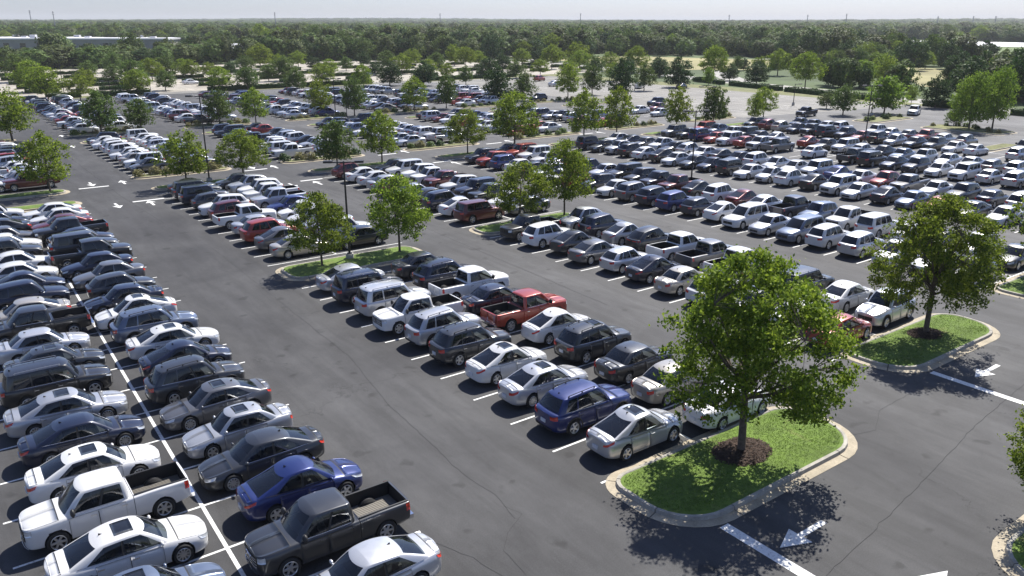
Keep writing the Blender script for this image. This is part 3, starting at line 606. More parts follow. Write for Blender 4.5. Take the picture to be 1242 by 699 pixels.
TREES = [(9.4, 89.5, 5.8, 4.9, 'm'),(10.5, 133.5, 7.0, 7.7, 'm'),(22.2, 134.7, 6.2, 5.9, 'o'),(27.7, 134.1, 4.8, 4.8, 'o'),(29.5, 197.3, 5.3, 5.0, 'm'),(23.8, 201.5, 6.2, 7.5, 'm'),(24.1, 227.8, 6.5, 7.1, 'm'),(25.2, 268.4, 6.7, 7.9, 'o'),(36.3, 231.2, 4.4, 4.6, 'm'),(21.3, 87.1, 5.4, 5.0, 'm'),(27.2, 87.4, 5.1, 5.6, 'M'),(40.0, 135.4, 5.5, 4.9, 'o'),(44.8, 131.9, 5.8, 5.1, 'm'),(20.6, 50.9, 5.0, 4.5, 'M'),(26.6, 52.4, 5.5, 4.9, 'M'),(38.0, 85.9, 5.3, 4.5, 'o'),(43.7, 86.0, 6.1, 4.9, 'm'),(59.3, 139.5, 6.1, 5.4, 'm'),(63.7, 134.7, 6.5, 5.0, 'o'),(75.8, 134.4, 6.3, 5.3, 'm'),(83.8, 136.0, 6.2, 4.8, 'o'),(55.8, 85.6, 5.5, 5.2, 'M'),(63.2, 88.9, 7.2, 7.1, 'M'),(38.9, 53.0, 5.0, 5.0, 'M'),(43.7, 52.6, 6.4, 4.7, 'M'),(106.5, 140.9, 5.8, 5.0, 'o'),(98.6, 139.8, 7.1, 6.2, 'd'),(115.3, 136.8, 7.1, 5.7, 'm'),(127.9, 143.1, 6.5, 5.7, 'o'),(127.5, 132.8, 8.3, 6.2, 'd'),(146.1, 144.4, 6.3, 5.3, 'o'),(75.3, 86.0, 7.0, 5.3, 'm'),(81.6, 86.7, 7.1, 5.1, 'm'),(94.1, 85.5, 6.5, 4.8, 'm'),(102.6, 86.9, 6.3, 4.8, 'o'),(112.4, 85.2, 4.8, 3.0, 'm'),(120.6, 89.7, 5.1, 4.6, 'm'),(160.9, 146.7, 7.4, 7.3, 'd'),(173.8, 147.9, 4.5, 3.3, 'l'),(187.4, 157.8, 9.5, 8.1, 'M'),(186.7, 142.2, 5.8, 7.6, 'd'),(191.2, 155.0, 4.6, 4.7, 'd'),(182.5, 124.1, 8.8, 8.3, 'M'),(221.3, 160.8, 8.0, 7.8, 'm'),(185.6, 177.1, 5.3, 5.5, 'd'),(143.5, 92.3, 3.0, 4.5, 'o'),(135.5, 83.7, 5.2, 5.1, 'o'),(144.1, 80.8, 6.6, 7.3, 'l'),(164.8, 86.9, 3.9, 2.7, 'm'),(162.1, 80.6, 6.1, 5.8, 'd'),(132.3, 60.0, 8.7, 7.2, 'L'),(137.4, 58.8, 9.3, 6.5, 'L'),(135.7, 64.0, 2.8, 3.2, 'o'),(188.9, 75.8, 11.0, 10.4, 'd'),(191.9, 88.2, 8.6, 9.3, 'd'),(218.8, 91.1, 9.4, 12.2, 'd'),(198.8, 118.9, 6.6, 8.5, 'l'),(208.8, 118.6, 8.0, 8.8, 'm'),(195.1, 108.5, 5.9, 6.5, 'l'),(281.3, 150.4, 10.6, 10.3, 'd'),(295.5, 152.7, 6.2, 6.5, 'm'),(301.7, 148.1, 9.6, 8.9, 'd'),(329.9, 155.9, 6.1, 5.1, 'd'),(336.3, 151.2, 9.1, 10.2, 'd'),(268.3, 172.6, 6.2, 7.7, 'm'),(282.7, 175.8, 9.4, 8.6, 'd'),(299.1, 178.4, 8.5, 8.3, 'm'),(315.2, 182.5, 7.6, 7.9, 'd'),(320.8, 178.4, 8.8, 7.3, 'm'),(42.9, 205.4, 5.0, 5.7, 'm'),(48.3, 236.2, 5.9, 7.9, 'o'),(46.8, 252.6, 4.0, 6.5, 'o'),(56.6, 303.1, 5.6, 9.4, 'o'),(45.4, 279.9, 4.4, 7.0, 'o'),(51.1, 214.1, 4.3, 6.9, 'o'),(69.4, 267.1, 4.7, 4.1, 'm'),(69.4, 257.5, 4.8, 4.5, 'm'),(66.5, 274.2, 5.5, 8.3, 'o'),(57.2, 253.2, 5.5, 6.2, 'm'),(61.9, 206.1, 5.1, 5.7, 'm'),(68.3, 204.6, 4.8, 4.9, 'o'),(83.0, 230.1, 4.1, 5.6, 'o'),(75.2, 190.3, 5.4, 5.2, 'o'),(88.0, 230.6, 5.9, 6.6, 'o'),(88.9, 206.5, 5.1, 5.7, 'm'),(92.7, 189.9, 6.0, 5.0, 'm'),(103.3, 195.9, 5.9, 6.1, 'd'),(118.5, 296.0, 5.3, 5.5, 'm'),(123.6, 265.9, 4.1, 5.7, 'o'),(143.4, 292.5, 4.6, 4.5, 'd'),(92.3, 277.0, 4.8, 7.7, 'o'),(103.3, 293.5, 7.9, 7.1, 'm'),(107.7, 244.0, 4.5, 5.2, 'm'),(118.5, 282.4, 4.0, 6.5, 'd'),(105.2, 279.4, 4.9, 6.3, 'm'),(85.4, 270.9, 3.6, 5.4, 'd'),(73.8, 254.3, 4.1, 5.5, 'm'),(110.6, 190.6, 6.1, 6.6, 'd'),(121.2, 186.4, 4.9, 4.0, 'o'),(131.2, 212.3, 3.8, 5.9, 'm'),(143.4, 208.1, 5.3, 6.5, 'd'),(165.6, 254.6, 6.6, 6.0, 'M'),(171.6, 271.8, 7.0, 5.7, 'm'),(148.0, 199.9, 4.8, 6.4, 'o'),(192.6, 256.4, 5.8, 5.7, 'm'),(201.3, 257.8, 5.3, 4.9, 'd'),(187.5, 231.8, 7.4, 6.5, 'M'),(194.9, 226.4, 8.2, 7.1, 'm'),(188.8, 218.1, 6.0, 5.7, 'M'),(180.7, 201.0, 5.1, 7.5, 'o'),(158.5, 187.7, 5.2, 5.9, 'm'),(161.1, 204.9, 4.5, 5.2, 'm'),(130.2, 238.0, 5.7, 5.9, 'm'),(140.0, 266.6, 5.7, 5.9, 'o'),(152.6, 271.0, 5.9, 5.5, 'm'),(154.3, 256.1, 5.1, 5.9, 'o'),(167.4, 233.8, 4.9, 5.1, 'd'),(179.0, 266.4, 4.9, 5.1, 'm'),(119.2, 235.6, 3.5, 4.1, 'd'),(197.4, 211.9, 5.5, 6.3, 'm'),(189.0, 195.0, 5.1, 5.4, 'd'),(197.9, 199.5, 8.5, 7.2, 'M'),(191.0, 183.0, 5.5, 5.7, 'd'),(221.6, 268.2, 4.6, 5.5, 'm'),(132.8, 225.6, 4.5, 4.7, 'm'),(163.9, 175.0, 5.0, 5.2, 'm')]
LAMPS = [(24.3, 54.1, 6.9), (23.6, 86.0, 8.8), (63.7, 55.5, 7.4), (104.4, 60.7, 7.8), (24.4, 135.4, 7.5), (27.4, 203.6, 8.7), (60.4, 135.5, 6.5), (143.9, 100.1, 4.1), (100.7, 84.4, 6.3), (46.9, 211.0, 4.2), (43.7, 141.4, 3.0), (138.4, 79.9, 2.9), (57.8, 125.2, 2.7)]
# ================================================================== ground, lots, markings
def poly_sheet(name, pts, z, mat, kind='structure', parent=None, sub=0):
    me = bpy.data.meshes.new(name); bm = bmesh.new(); vs = [bm.verts.new((x, y, z)) for x, y in pts]; f = bm.faces.new(vs)
    if f.normal.z < 0: f.normal_flip()
    bm.normal_update()
    if bm.faces[:][0].normal.z < 0: bmesh.ops.reverse_faces(bm, faces=bm.faces[:])
    bm.to_mesh(me); bm.free(); me.materials.append(mat); o = link(name, me, parent)
    if kind and not parent: o['kind'] = kind
    return o
def terrain_h(x, y):
    r = math.hypot(x, y)
    if r < 650: return 0.0
    t = min(1, (r-650)/3800); a = math.atan2(y, x)
    h = 13.0*t*t*(3-2*t)
    h += 5.0*t*math.sin(a*9+1)*math.sin(r/900.0)+ (9.0*max(0, math.sin(a*2.2-0.9))**3 if r > 3500 else 0)*min(1, (r-3500)/1500 if r > 3500 else 0)
    return h
mb = MB(); rings = [0, 20, 60, 150, 300, 450, 650]+[650+220*i for i in range(1, 34)]; NA = 120; vs = [(0, 0, -.03)]
for r in rings[1:]:
    for i in range(NA): a = 2*math.pi*i/NA; x, y = r*math.cos(a), r*math.sin(a); vs.append((x, y, terrain_h(x, y)-.03))
fs = [(0, 1+i, 1+(i+1) % NA) for i in range(NA)]
for k in range(len(rings)-2): fs += [(1+k*NA+i, 1+(k+1)*NA+i, 1+(k+1)*NA+(i+1) % NA, 1+k*NA+(i+1) % NA) for i in range(NA)]
mb.add(vs, fs); o = link("ground", mb.mesh("ground", [M['meadow']], True)); tag(o, "green meadow ground reaching to the horizon", kind='structure')
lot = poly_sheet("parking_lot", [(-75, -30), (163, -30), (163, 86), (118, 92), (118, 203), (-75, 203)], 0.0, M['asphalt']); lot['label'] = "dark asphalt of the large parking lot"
o = poly_sheet("empty_parking_lot", [(118, 92), (163, 86), (163, 203), (118, 203)], 0.0, M['old_asphalt']); o['label'] = "sun bleached asphalt of the empty corner lot"
verge = poly_sheet("grass_verge", [(-90, 203), (163, 203), (163, -30), (172, -30), (172, 209), (-90, 209)], .002, M['dry_lawn']); verge['label'] = "rough grass verge around the parking lot"
tan = poly_sheet("overflow_lot", [(-90, 209), (212, 209), (212, 318), (150, 336), (-90, 330)], .004, M['tan_lot']); tan['label'] = "pale tan paving of the overflow lots beyond the hedges"
# entrances cut through the verge
for x0, x1 in ((46, 58), (104, 118)):
    o = poly_sheet("lot_entrance", [(x0, 202.9), (x1, 202.9), (x1+1, 209.1), (x0-1, 209.1)], .006, M['old_asphalt']); o['label'] = "pale entrance between two hedges at the lot's far edge"
# the road curving past the lot
def strip(name, pts, w, z, mat, label=None):
    L = []; Rr = []
    for i, p in enumerate(pts):
        a = Vector(pts[max(0, i-1)]); b = Vector(pts[min(len(pts)-1, i+1)]); d = (b-a).normalized(); n = Vector((-d.y, d.x)); p = Vector(p)
        L.append(p+n*w/2); Rr.append(p-n*w/2)
    me = mesh_from(name, [(v.x, v.y, z) for v in L]+[(v.x, v.y, z) for v in Rr], [(i, len(L)+i, len(L)+i+1, i+1) for i in range(len(L)-1)], [mat], None, False)
    o = link(name, me); o['kind'] = 'structure'
    if label: o['label'] = label
    return o
strip("road", [(158, -30), (163, 30), (166, 60), (173, 88), (179, 113), (186, 145), (193, 175), (202, 215), (225, 290), (270, 420)], 9, .01, M['roadway'], "pale road curving past the lot's edge")
strip("road", [(186, 146), (225, 190), (300, 232), (400, 260)], 7, .014, M['roadway'], "pale side road running off towards the hay field")
# fields
for nm, pts, mt, lb in (("hay_field", [(215, 205), (236, 188), (250, 186), (312, 230), (290, 300), (236, 300)], 'field', "tan hay field beyond the overflow lots"),
                    ("hay_field", [(213, 110), (219, 98), (310, 140), (295, 168)], 'field', "tan hay field beyond the road"),
                    ("green_field", [(330, 130), (420, 105), (760, 280), (640, 400), (392, 225)], 'green_field', "flat green crop field before the far woods"),
                    ("crop_covers", [(640, 410), (600, 252), (640, 228), (720, 262), (740, 360), (720, 460)], 'sheeting', "long strip of white crop covers across the green field")):
    o = poly_sheet(nm, pts, .05 if nm != 'crop_covers' else .35, M[mt]); o['label'] = lb
for x, y, rx, ry in ((420, 470, 60, 22), (250, 520, 45, 18), (560, 560, 80, 25), (330, 760, 70, 24), (90, 900, 80, 26), (700, 620, 90, 30), (480, 900, 120, 36)):
    o = poly_sheet("meadow_clearing", [(x+rx*math.cos(a*.5236)*(1+.2*math.sin(a*2.3+x)), y+ry*math.sin(a*.5236)*(1+.2*math.cos(a*1.7+y))) for a in range(12)], .06+terrain_h(x, y), M['green_field']); o['label'] = "light green clearing in the far woods"
# ---- painted lines
PX = 16.75
LC = [2.6, 20.5, 37.2, 53.9, 72.0, 89.8, 107.8]; RC = [8.2, 25.5, 42.3, 59.8, 78.4, 96.4, 114.4]
def in_view(x, y, m=70): px, py = project(x, y); return -m < px < 1242+m and py < 699+m+60
line_me = {}
def line_mesh(L, wd=.10):
    k = (round(L, 2), wd)
    if k not in line_me: mb = MB(); mb.add([(-L/2, -wd/2, 0), (L/2, -wd/2, 0), (L/2, wd/2, 0), (-L/2, wd/2, 0)], [(0, 1, 2, 3)]); line_me[k] = mb.mesh("stall_line", [M['line']])
    return line_me[k]
lines = []
def stall_lines(x0, x1, ys):
    for y in ys:
        if in_view((x0+x1)/2, y): lines.append(((x0+x1)/2, y, x1-x0))
def centre_line(pts, wd=.13):
    o = strip("centre_line", pts, wd, .009, M['line']); o.parent = lot; del o['kind']
def bar(x0, x1, y, wd=.38, along='x'):
    me = line_mesh(x1-x0, wd); o = link("stop_bar", me, lot, ((x0+x1)/2, y, .008)) if along == 'x' else link("stop_bar", me, lot, (y, (x0+x1)/2, .008))
    if along != 'x': o.rotation_euler.z = math.pi/2
bar(7.6, 14.35, 19.3, .42, 'y'); bar(9.6, 16.6, 37.2, .38, 'y')
for x0, x1, y in ((12, 14.8, 90.4), (15, 17.8, 80.6), (29, 31.6, 90.8), (31.7, 34.2, 81.2), (46.4, 49, 92), (49.1, 51.6, 83.0), (63, 65.6, 92), (80, 82.6, 92)): bar(x0, x1, y)
mb = MB(); mb.add([(0, -.11, 0), (1.3, -.11, 0), (1.3, .11, 0), (0, .11, 0), (0, -.45, 0), (0, .45, 0), (-1.1, 0, 0)], [(0, 1, 2, 3), (4, 5, 6)][:]); arrow_me = mb.mesh("arrow", [M['line']])
arrow_me.flip_normals() if arrow_me.polygons[1].normal.z < 0 else None
for x, y, a in ((20.9, 12.5, 0), (39.4, 15.1, 0), (21.9, 8.75, 180), (13.5, 92.3, 90), (16.4, 91.8, -90), (13.5, 79.6, 90), (16.3, 79.3, -90), (17, 136, -90), (16.5, 123.2, -90), (13.6, 134, 90), (32.7, 91.6, -90), (32.8, 79.4, -90), (50.6, 92.8, -90), (51.2, 81.4, -90), (30.2, 79.4, 90), (30.4, 92.6, 90), (67.2, 92.6, -90), (67.4, 81.4, -90), (84, 92, -90)):
    o = link("arrow", arrow_me, lot, (x, y, .008)); o.rotation_euler.z = R(a)
# ---- bitumen joints and cracks
def crack(pts, wd, seed):
    rnd = random.Random(seed); out_ = []
    for (x0, y0), (x1, y1) in zip(pts, pts[1:]):
        n = max(2, int(math.hypot(x1-x0, y1-y0)/.35))
        for i in range(n): f = i/n; out_.append((x0+(x1-x0)*f+rnd.gauss(0, .022), y0+(y1-y0)*f+rnd.gauss(0, .022)))
    out_.append(pts[-1]); o = strip("pavement_crack", out_, wd, .006, M['crack']); o.parent = lot; del o['kind']
for i, (pts, wd) in enumerate((([(16.1, 60), (15.4, 34.8), (14.5, 29.1), (14.2, 24.4), (14.0, 22.3), (14.2, 20.4), (13.9, 18.8)], .028), ([(14.0, 19.6), (14.3, 18.9), (13.2, 18.3), (12.6, 17.6), (12.3, 15.5)], .024),
        ([(16, 10.2), (19.7, 10.8), (25.8, 11.6), (33, 12.7), (39.5, 13.4), (52, 15)], .038), ([(28.5, 15.3), (29.6, 15.0), (31.4, 15.9), (33.9, 16.0)], .026), ([(31.9, 78), (32.2, 60), (31.6, 44), (31.2, 33)], .045), ([(14.6, 112), (14.7, 84), (15.2, 70)], .06), ([(48.6, 76), (48.2, 52), (47.9, 38)], .05),
        ([(10.5, 20.4), (11.6, 17.9), (11.9, 16.2)], .03))): crack(pts, wd*.38, i)

# ---- kerbed islands
def rrect(x0, x1, y0, y1, rad, ins=0.0, n=7):
    pts = []
    for (cx, cy, r, a0) in ((x1, y1, rad[2], 0), (x0, y1, rad[0], 90), (x0, y0, rad[1], 180), (x1, y0, rad[3], 270)):
        sx = -1 if cx == x1 else 1; sy = -1 if cy == y1 else 1; rr = max(.05, r-ins)
        ox, oy = cx+sx*(ins+rr), cy+sy*(ins+rr)
        for i in range(n+1): a = R(a0+90*i/n); pts.append((ox+rr*math.cos(a), oy+rr*math.sin(a)))
    return pts
def resample(pts, step):
    P = [Vector(p) for p in pts]+[Vector(pts[0])]; out_ = []; 
    for a, b in zip(P, P[1:]):
        n = max(1, int((b-a).length/step))
        for i in range(n): out_.append(a+(b-a)*i/n)
    return out_
def offs(pts, d):
    n = len(pts); o = []
    for i in range(n):
        t = (pts[(i+1) % n]-pts[i-1]).normalized(); o.append(pts[i]+Vector((t.y, -t.x))*-d)
    return o
def island(x0, x1, y0, y1, rad=(1, 1.9, 1.2, 2.0), near=False, lawn='lawn', label=None):
    root = bpy.data.objects.new("island", None); C.objects.link(root); root['kind'] = 'structure'; root['label'] = label or "kerbed planting island between parked rows"
    g = .36; base = resample(rrect(x0, x1, y0, y1, rad), .45); n = len(base)
    # ring outlines: outer gutter edge, kerb foot, kerb top outer, kerb top inner, lawn edge
    prof = [(0, .012), (g, .03), (g, .03), (g+.03, .155), (g+.15, .165), (g+.18, .14)]
    rings_ = [[(q.x, q.y) for q in offs(base, d)] for d, z in prof]
    seg = 7 if near else n
    def ring_part(name, k0, k1, mat):
        i = 0
        while i < n:
            j = min(n, i+seg)
            if n-j < 3: j = n
            mb = MB(); m_ = j-i; vs = []; gap = .02 if near else 0
            for q in range(m_+1):
                for k in range(k0, k1+1):
                    a = Vector(rings_[k][(i+q) % n])
                    if gap and q == 0: a = a+(Vector(rings_[k][(i+1) % n])-a).normalized()*gap
                    if gap and q == m_: a = a-(a-Vector(rings_[k][(i+q-1) % n])).normalized()*gap
                    vs.append((a.x, a.y, prof[k][1]))
            W = k1-k0+1; mb.add(vs, [(q*W+k, (q+1)*W+k, (q+1)*W+k+1, q*W+k+1) for q in range(m_) for k in range(W-1)])
            if gap:   # dark joint bottoms show between the pieces
                for q in (0, m_): pts_ = vs[q*W:(q+1)*W]; b0 = len(mb.v); mb.add(pts_+[(x, y, -.01) for x, y, z in pts_], [(k, k+1, W+k+1, W+k) for k in range(W-1)])
            link(name, mb.mesh(name, [M[mat]]), root); i = j
    ring_part("gutter", 0, 1, 'kerb'); ring_part("kerb", 2, 5, 'kerb_dark' if near else 'kerb')
    mb = MB(); lines_ = []
    cx, cy = (x0+x1)/2, (y0+y1)/2; ed = [Vector(p) for p in rings_[5]]; rngs = [1, .86, .62, .3]; vs = []
    for s_ in rngs:
        for p in ed: x = cx+(p.x-cx)*s_; y = cy+(p.y-cy)*s_; vs.append((x, y, .14+.12*(1-s_)**.6))
    vs.append((cx, cy, .26)); mb.add(vs, [(k*n+i, k*n+(i+1) % n, (k+1)*n+(i+1) % n, (k+1)*n+i) for k in range(3) for i in range(n)]+[(3*n+i, 3*n+(i+1) % n, 4*n) for i in range(n)])
    me = mb.mesh("lawn", [M[lawn]], True); clean(me)
    link("lawn", me, root)
    return root, rings_[5]
def ground_z_island(x, y, I):
    x0, x1, y0, y1 = I; cx, cy = (x0+x1)/2, (y0+y1)/2
    s = max(abs(x-cx)/((x1-x0)/2-.6), abs(y-cy)/((y1-y0)/2-.6)); return .14+.12*max(0, 1-s)**.6
def grass_blades(I, seed, n, name="grass"):
    rnd = np.random.RandomState(seed); x0, x1, y0, y1 = I; V = []; F = []
    ed = [Vector(p) for p in rrect(x0, x1, y0, y1, I_RAD.get(I, (1, 1.9, 1.2, 2.0)), .66)]
    def inside(x, y):
        c_ = False; j = len(ed)-1
        for i in range(len(ed)):
            if (ed[i].y > y) != (ed[j].y > y) and x < (ed[j].x-ed[i].x)*(y-ed[i].y)/(ed[j].y-ed[i].y)+ed[i].x: c_ = not c_
            j = i
        return c_
    k = 0
    while k < n:
        x, y = rnd.uniform(x0, x1), rnd.uniform(y0, y1); k += 1
        if not inside(x, y): continue
        z = ground_z_island(x, y, I)-.01; a = rnd.uniform(0, 6.28); h = rnd.uniform(.025, .06); w_ = .014; dx, dy = rnd.normal(0, .035, 2); b = len(V)
        V += [(x-w_*math.cos(a), y-w_*math.sin(a), z), (x+w_*math.cos(a), y+w_*math.sin(a), z), (x+dx, y+dy, z+h)]; F.append((b, b+1, b+2))
    return mesh_from(name, V, F, [M['blade']], None, False)
I_RAD = {}
def mulch(cx, cy, r, zb, root, seed, n=900):
    mb = MB(); k = 20; vs = [(cx, cy, zb+.16)]; rnd = random.Random(seed)
    for s_ in (.45, .8, 1):
        for i in range(k): a = 2*math.pi*i/k; rr = r*s_*(1+rnd.uniform(-.07, .07)); vs.append((cx+rr*1.12*math.cos(a), cy+rr*.82*math.sin(a), zb+.16*(1-s_**2)-(.03 if s_ == 1 else 0)))
    mb.add(vs, [(0, 1+i, 1+(i+1) % k) for i in range(k)]+[(1+q*k+i, 1+(q+1)*k+i, 1+(q+1)*k+(i+1) % k, 1+q*k+(i+1) % k) for q in range(2) for i in range(k)]); link("mulch", mb.mesh("mulch", [M['mulch']], True), root)
    mb = MB()
    for i in range(n):
        a = rnd.uniform(0, 6.28); s_ = rnd.random()**.6; x, y = cx+r*1.15*s_*math.cos(a), cy+r*.85*s_*math.sin(a); z = zb+.16*(1-s_**2)+rnd.uniform(-.005, .03); b = rnd.uniform(0, 6.28); L = rnd.uniform(.03, .08); w_ = rnd.uniform(.012, .03)
        u = Vector((math.cos(b), math.sin(b), rnd.uniform(-.5, .5)))*L; v = Vector((-math.sin(b), math.cos(b), rnd.uniform(-.6, .6)))*w_; p = Vector((x, y, z)); mb.add([p-u-v, p+u-v, p+u+v, p-u+v], [(0, 1, 2, 3)])
    o = link("bark_chips", mb.mesh("bark_chips", [M['mulch']]), root); o['kind'] = 'stuff'
NEAR_ISL = [((17.55, 28.9, 14.35, 19.0), (1.2, 2.3, 1.6, 2.3), (23.4, 16.9), "kerbed grass island under the largest maple, mulch ring round its trunk"),
            ((35.4, 46.3, 16.7, 20.9), (1.2, 2.2, 1.6, 2.2), (41.3, 19.1), "kerbed grass island beside the red sedan, second from the front"),
            ((24.0, 36.5, 2.6, 8.7), (2.2, 1.4, 2.2, 1.4), (31.5, 5.6), "kerbed grass island at the front corner of the picture"),
            ((52.3, 64, 16.9, 21.2), (1.2, 2.2, 1.6, 2.2), (58.4, 19.3), "kerbed grass island beside the road at the frame's edge")]
for k, (I, rad, t, lb) in enumerate(NEAR_ISL):
    I_RAD[I] = rad; root, ed = island(*I, rad, True, 'lawn', lb)
    g_ = link("grass", grass_blades(I, k, (26000, 16000, 9000, 6000)[k]), root); g_['kind'] = 'stuff'
    mulch(t[0], t[1], (1.15, .95, 1.0, 1.0)[k], ground_z_island(t[0], t[1], I)-.02, root, k, (1500, 900, 400, 400)[k])
ISL = []
def isl(bay, y0, y1, lawn='lawn', near=False, xa=0, xb=0, label=None):
    I = (LC[bay]-2.9+xa, RC[bay]+2.9+xb, y0, y1); ISL.append(I); rad = (1.3, 1.3, 1.3, 1.3) if y1-y0 > 2.7 else (.9,)*4
    island(*I, rad, near, lawn, label or "kerbed island across the end of parking bay %d" % (bay+1)); return I
isl(1, 48.0, 52.0, 'lawn', True, label="kerbed grass island under two maples and a lamp post, mid bay")
isl(2, 50.3, 53.6, 'lawn', True, label="kerbed grass island with two slender trees between SUVs")
isl(0, 88.2, 91.2, 'lawn', True, label="kerbed grass island with one tree across the first bay")
isl(0, 81.6, 84.4, 'lawn', label="narrow grass island behind the first bay's last cars")
for b in range(1, 7):
    isl(b, 84.4, 87.0, 'lawn', xa=.3, xb=-.3, label="narrow grass island ending parking bay %d before the crossing lane" % (b+1)); isl(b, 92.2, 95.0, 'dry_lawn', label="shrub planted island opening parking bay %d past the lane" % (b+1))
for b in range(0, 7):
    isl(b, 125.0, 127.4, 'lawn', xa=.3, xb=-.3, label="far narrow island ending parking bay %d" % (b+1)); isl(b, 133.6, 136.2, 'dry_lawn', label="far shrub island opening parking bay %d" % (b+1))
for I_, lb in (((111.6, 121, 47.2, 50.2), "short kerbed island inside the last bay's right row"), ((129, 135.6, 53.8, 66.5), "long shrub island under the lime green trees by the road"), ((128.6, 141.4, 73.2, 78.2), "shrub island with olive trees at the lot's far corner")): island(*I_, (1.3,)*4, True, 'dry_lawn', lb)
# ================================================================== trees
def leaf_quads(centers, size, seed, spread_up=.6, out=0, mid=None):
    """one small rhombic leaf face at each centre"""
    rs = np.random.RandomState(seed); n = len(centers)
    nr = rs.normal(size=(n, 3)); nr[:, 2] += spread_up
    if out: q = centers-np.array(mid); q /= np.linalg.norm(q, axis=1)[:, None]+1e-6; nr = nr*.55+q*out
    nr /= np.linalg.norm(nr, axis=1)[:, None]
    t = rs.normal(size=(n, 3)); u = np.cross(nr, t); u /= np.linalg.norm(u, axis=1)[:, None]; v = np.cross(nr, u)
    s = size*rs.uniform(.65, 1.3, n)[:, None]
    P = np.stack([centers-u*s*.62, centers-v*s*.42-nr*s*.08, centers+u*s*.62, centers+v*s*.42-nr*s*.08], 1).reshape(-1, 3)
    return P
def quads_mesh(name, P, mat):
    n = len(P)//4; me = bpy.data.meshes.new(name); me.vertices.add(len(P)); me.vertices.foreach_set('co', P.astype(np.float32).ravel())
    me.loops.add(4*n); me.loops.foreach_set('vertex_index', np.arange(4*n, dtype=np.int32)); me.polygons.add(n); me.polygons.foreach_set('loop_start', np.arange(0, 4*n, 4, dtype=np.int32)); me.polygons.foreach_set('loop_total', np.full(n, 4, dtype=np.int32))
    me.materials.append(mat); me.update(calc_edges=True); me.validate(); return me
def tree_meshes(seed, h=6.0, w=5.0, th=.24, ncl=260, per=40, leaf=.13, mat='leaf', peak=.36, clump=.085, trunk_r=.11, limbs=9, dense=.55, gap=0, out=.15, lobe=1.0):
    rnd = random.Random(seed); rs = np.random.RandomState(seed)
    lob = [(rnd.uniform(0, 6.28), rnd.uniform(0, 6.28), rnd.choice((2, 3, 4, 5))) for _ in range(5)]
    def rad(t, a):
        b = (1-((t-peak)/(1-peak))**2)**.62 if t > peak else (1-((peak-t)/(peak+.12))**2)**.5
        f = 1+sum(.075*lobe*math.sin(k*a+p+3.1*t*math.sin(q)) for p, q, k in lob)+.05*math.sin(13*t+lob[0][0]+2*a)
        return max(.04, b*f)*w/2
    z0 = h*th; cl = []
    while len(cl) < ncl:
        t = rnd.random(); a = rnd.uniform(0, 2*math.pi); r = rad(t, a)
        if rnd.random() > (r/(w/2))**1.3+.08: continue
        if gap and math.sin(5.1*t*h/6+lob[1][0])*math.sin(3*a+lob[2][0]+4*t)+.5*math.sin(7*a+9*t+lob[3][0]) > .62-gap*.3: continue
        q = rnd.random()**dense; cl.append(Vector((r*q*math.cos(a), r*q*math.sin(a), z0+(h-z0)*(t*.97)+(-.05*h*q*(1-t)))))
    # leaf sprays hang off every spot, flattened, thinning outwards
    C_ = np.array([tuple(c) for c in cl]); cs = clump*w*rs.uniform(.55, 1.35, len(cl)); m = rs.poisson(per*(cs/(clump*w))**1.5)+4
    cen = np.repeat(C_, m, 0)+rs.normal(size=(m.sum(), 3))*np.repeat(cs, m)[:, None]*np.array([.62, .62, .40])
    cen = cen[cen[:, 2] > z0*.72]
    crown = quads_mesh("crown", leaf_quads(cen, leaf, seed+1, .4, out, (0, 0, z0+(h-z0)*.35)), M[mat])
    mb = MB(); lean = Vector((rnd.uniform(-.02, .02)*h, rnd.uniform(-.02, .02)*h, 0)); tp = [Vector((0, 0, -.05))]
    tops = [Vector((0, 0, -.05)), Vector((0, 0, .02))+Vector((0, 0, h*.03)), Vector((0, 0, z0))+lean*.4, Vector((0, 0, h*.5))+lean, Vector((0, 0, h*.72))+lean*1.5]
    rr = [trunk_r*1.5, trunk_r*1.05, trunk_r*.85, trunk_r*.5, trunk_r*.22]
    for i in range(4): mb.tube(tops[i], tops[i+1], rr[i], rr[i+1], 9, cap=False)
    ends = []
    for i in range(limbs):
        a = 2*math.pi*i/limbs*1.0+rnd.uniform(-.3, .3); t = .05+.6*rnd.random(); r = rad(t, a)*.66; z = z0+(h-z0)*t
        e = Vector((r*math.cos(a), r*math.sin(a), z+.08*h)); s = Vector((0, 0, z0+(h*.62-z0)*max(0, t-.12)*.9-h*.01))+lean*.5; mid = (s+e)/2+Vector((0, 0, -.02*h))+Vector((rnd.uniform(-.1, .1), rnd.uniform(-.1, .1), 0))*.5
        r0 = trunk_r*(.5-.25*t); mb.tube(s, mid, r0, r0*.65, 6, cap=False); mb.tube(mid, e, r0*.65, r0*.3, 6, cap=False); ends += [(mid, r0*.6), (e, r0*.3)]
    for c in rnd.sample(cl, min(len(cl), max(24, ncl//3))):
        e, r0 = min(ends, key=lambda q: (q[0]-c).length); mb.tube(e, c, min(r0, .022*w/5+.01), .006, 4, cap=False)
    trunk = mb.mesh("trunk", [M['bark']], True)
    return trunk, crown
def dims(me):
    co = np.empty(len(me.vertices)*3, np.float32); me.vertices.foreach_get('co', co); co = co.reshape(-1, 3)
    return np.percentile(np.hypot(co[:, 0], co[:, 1]), 97)*2, np.percentile(co[:, 2], 99.5)
PROTO = {}
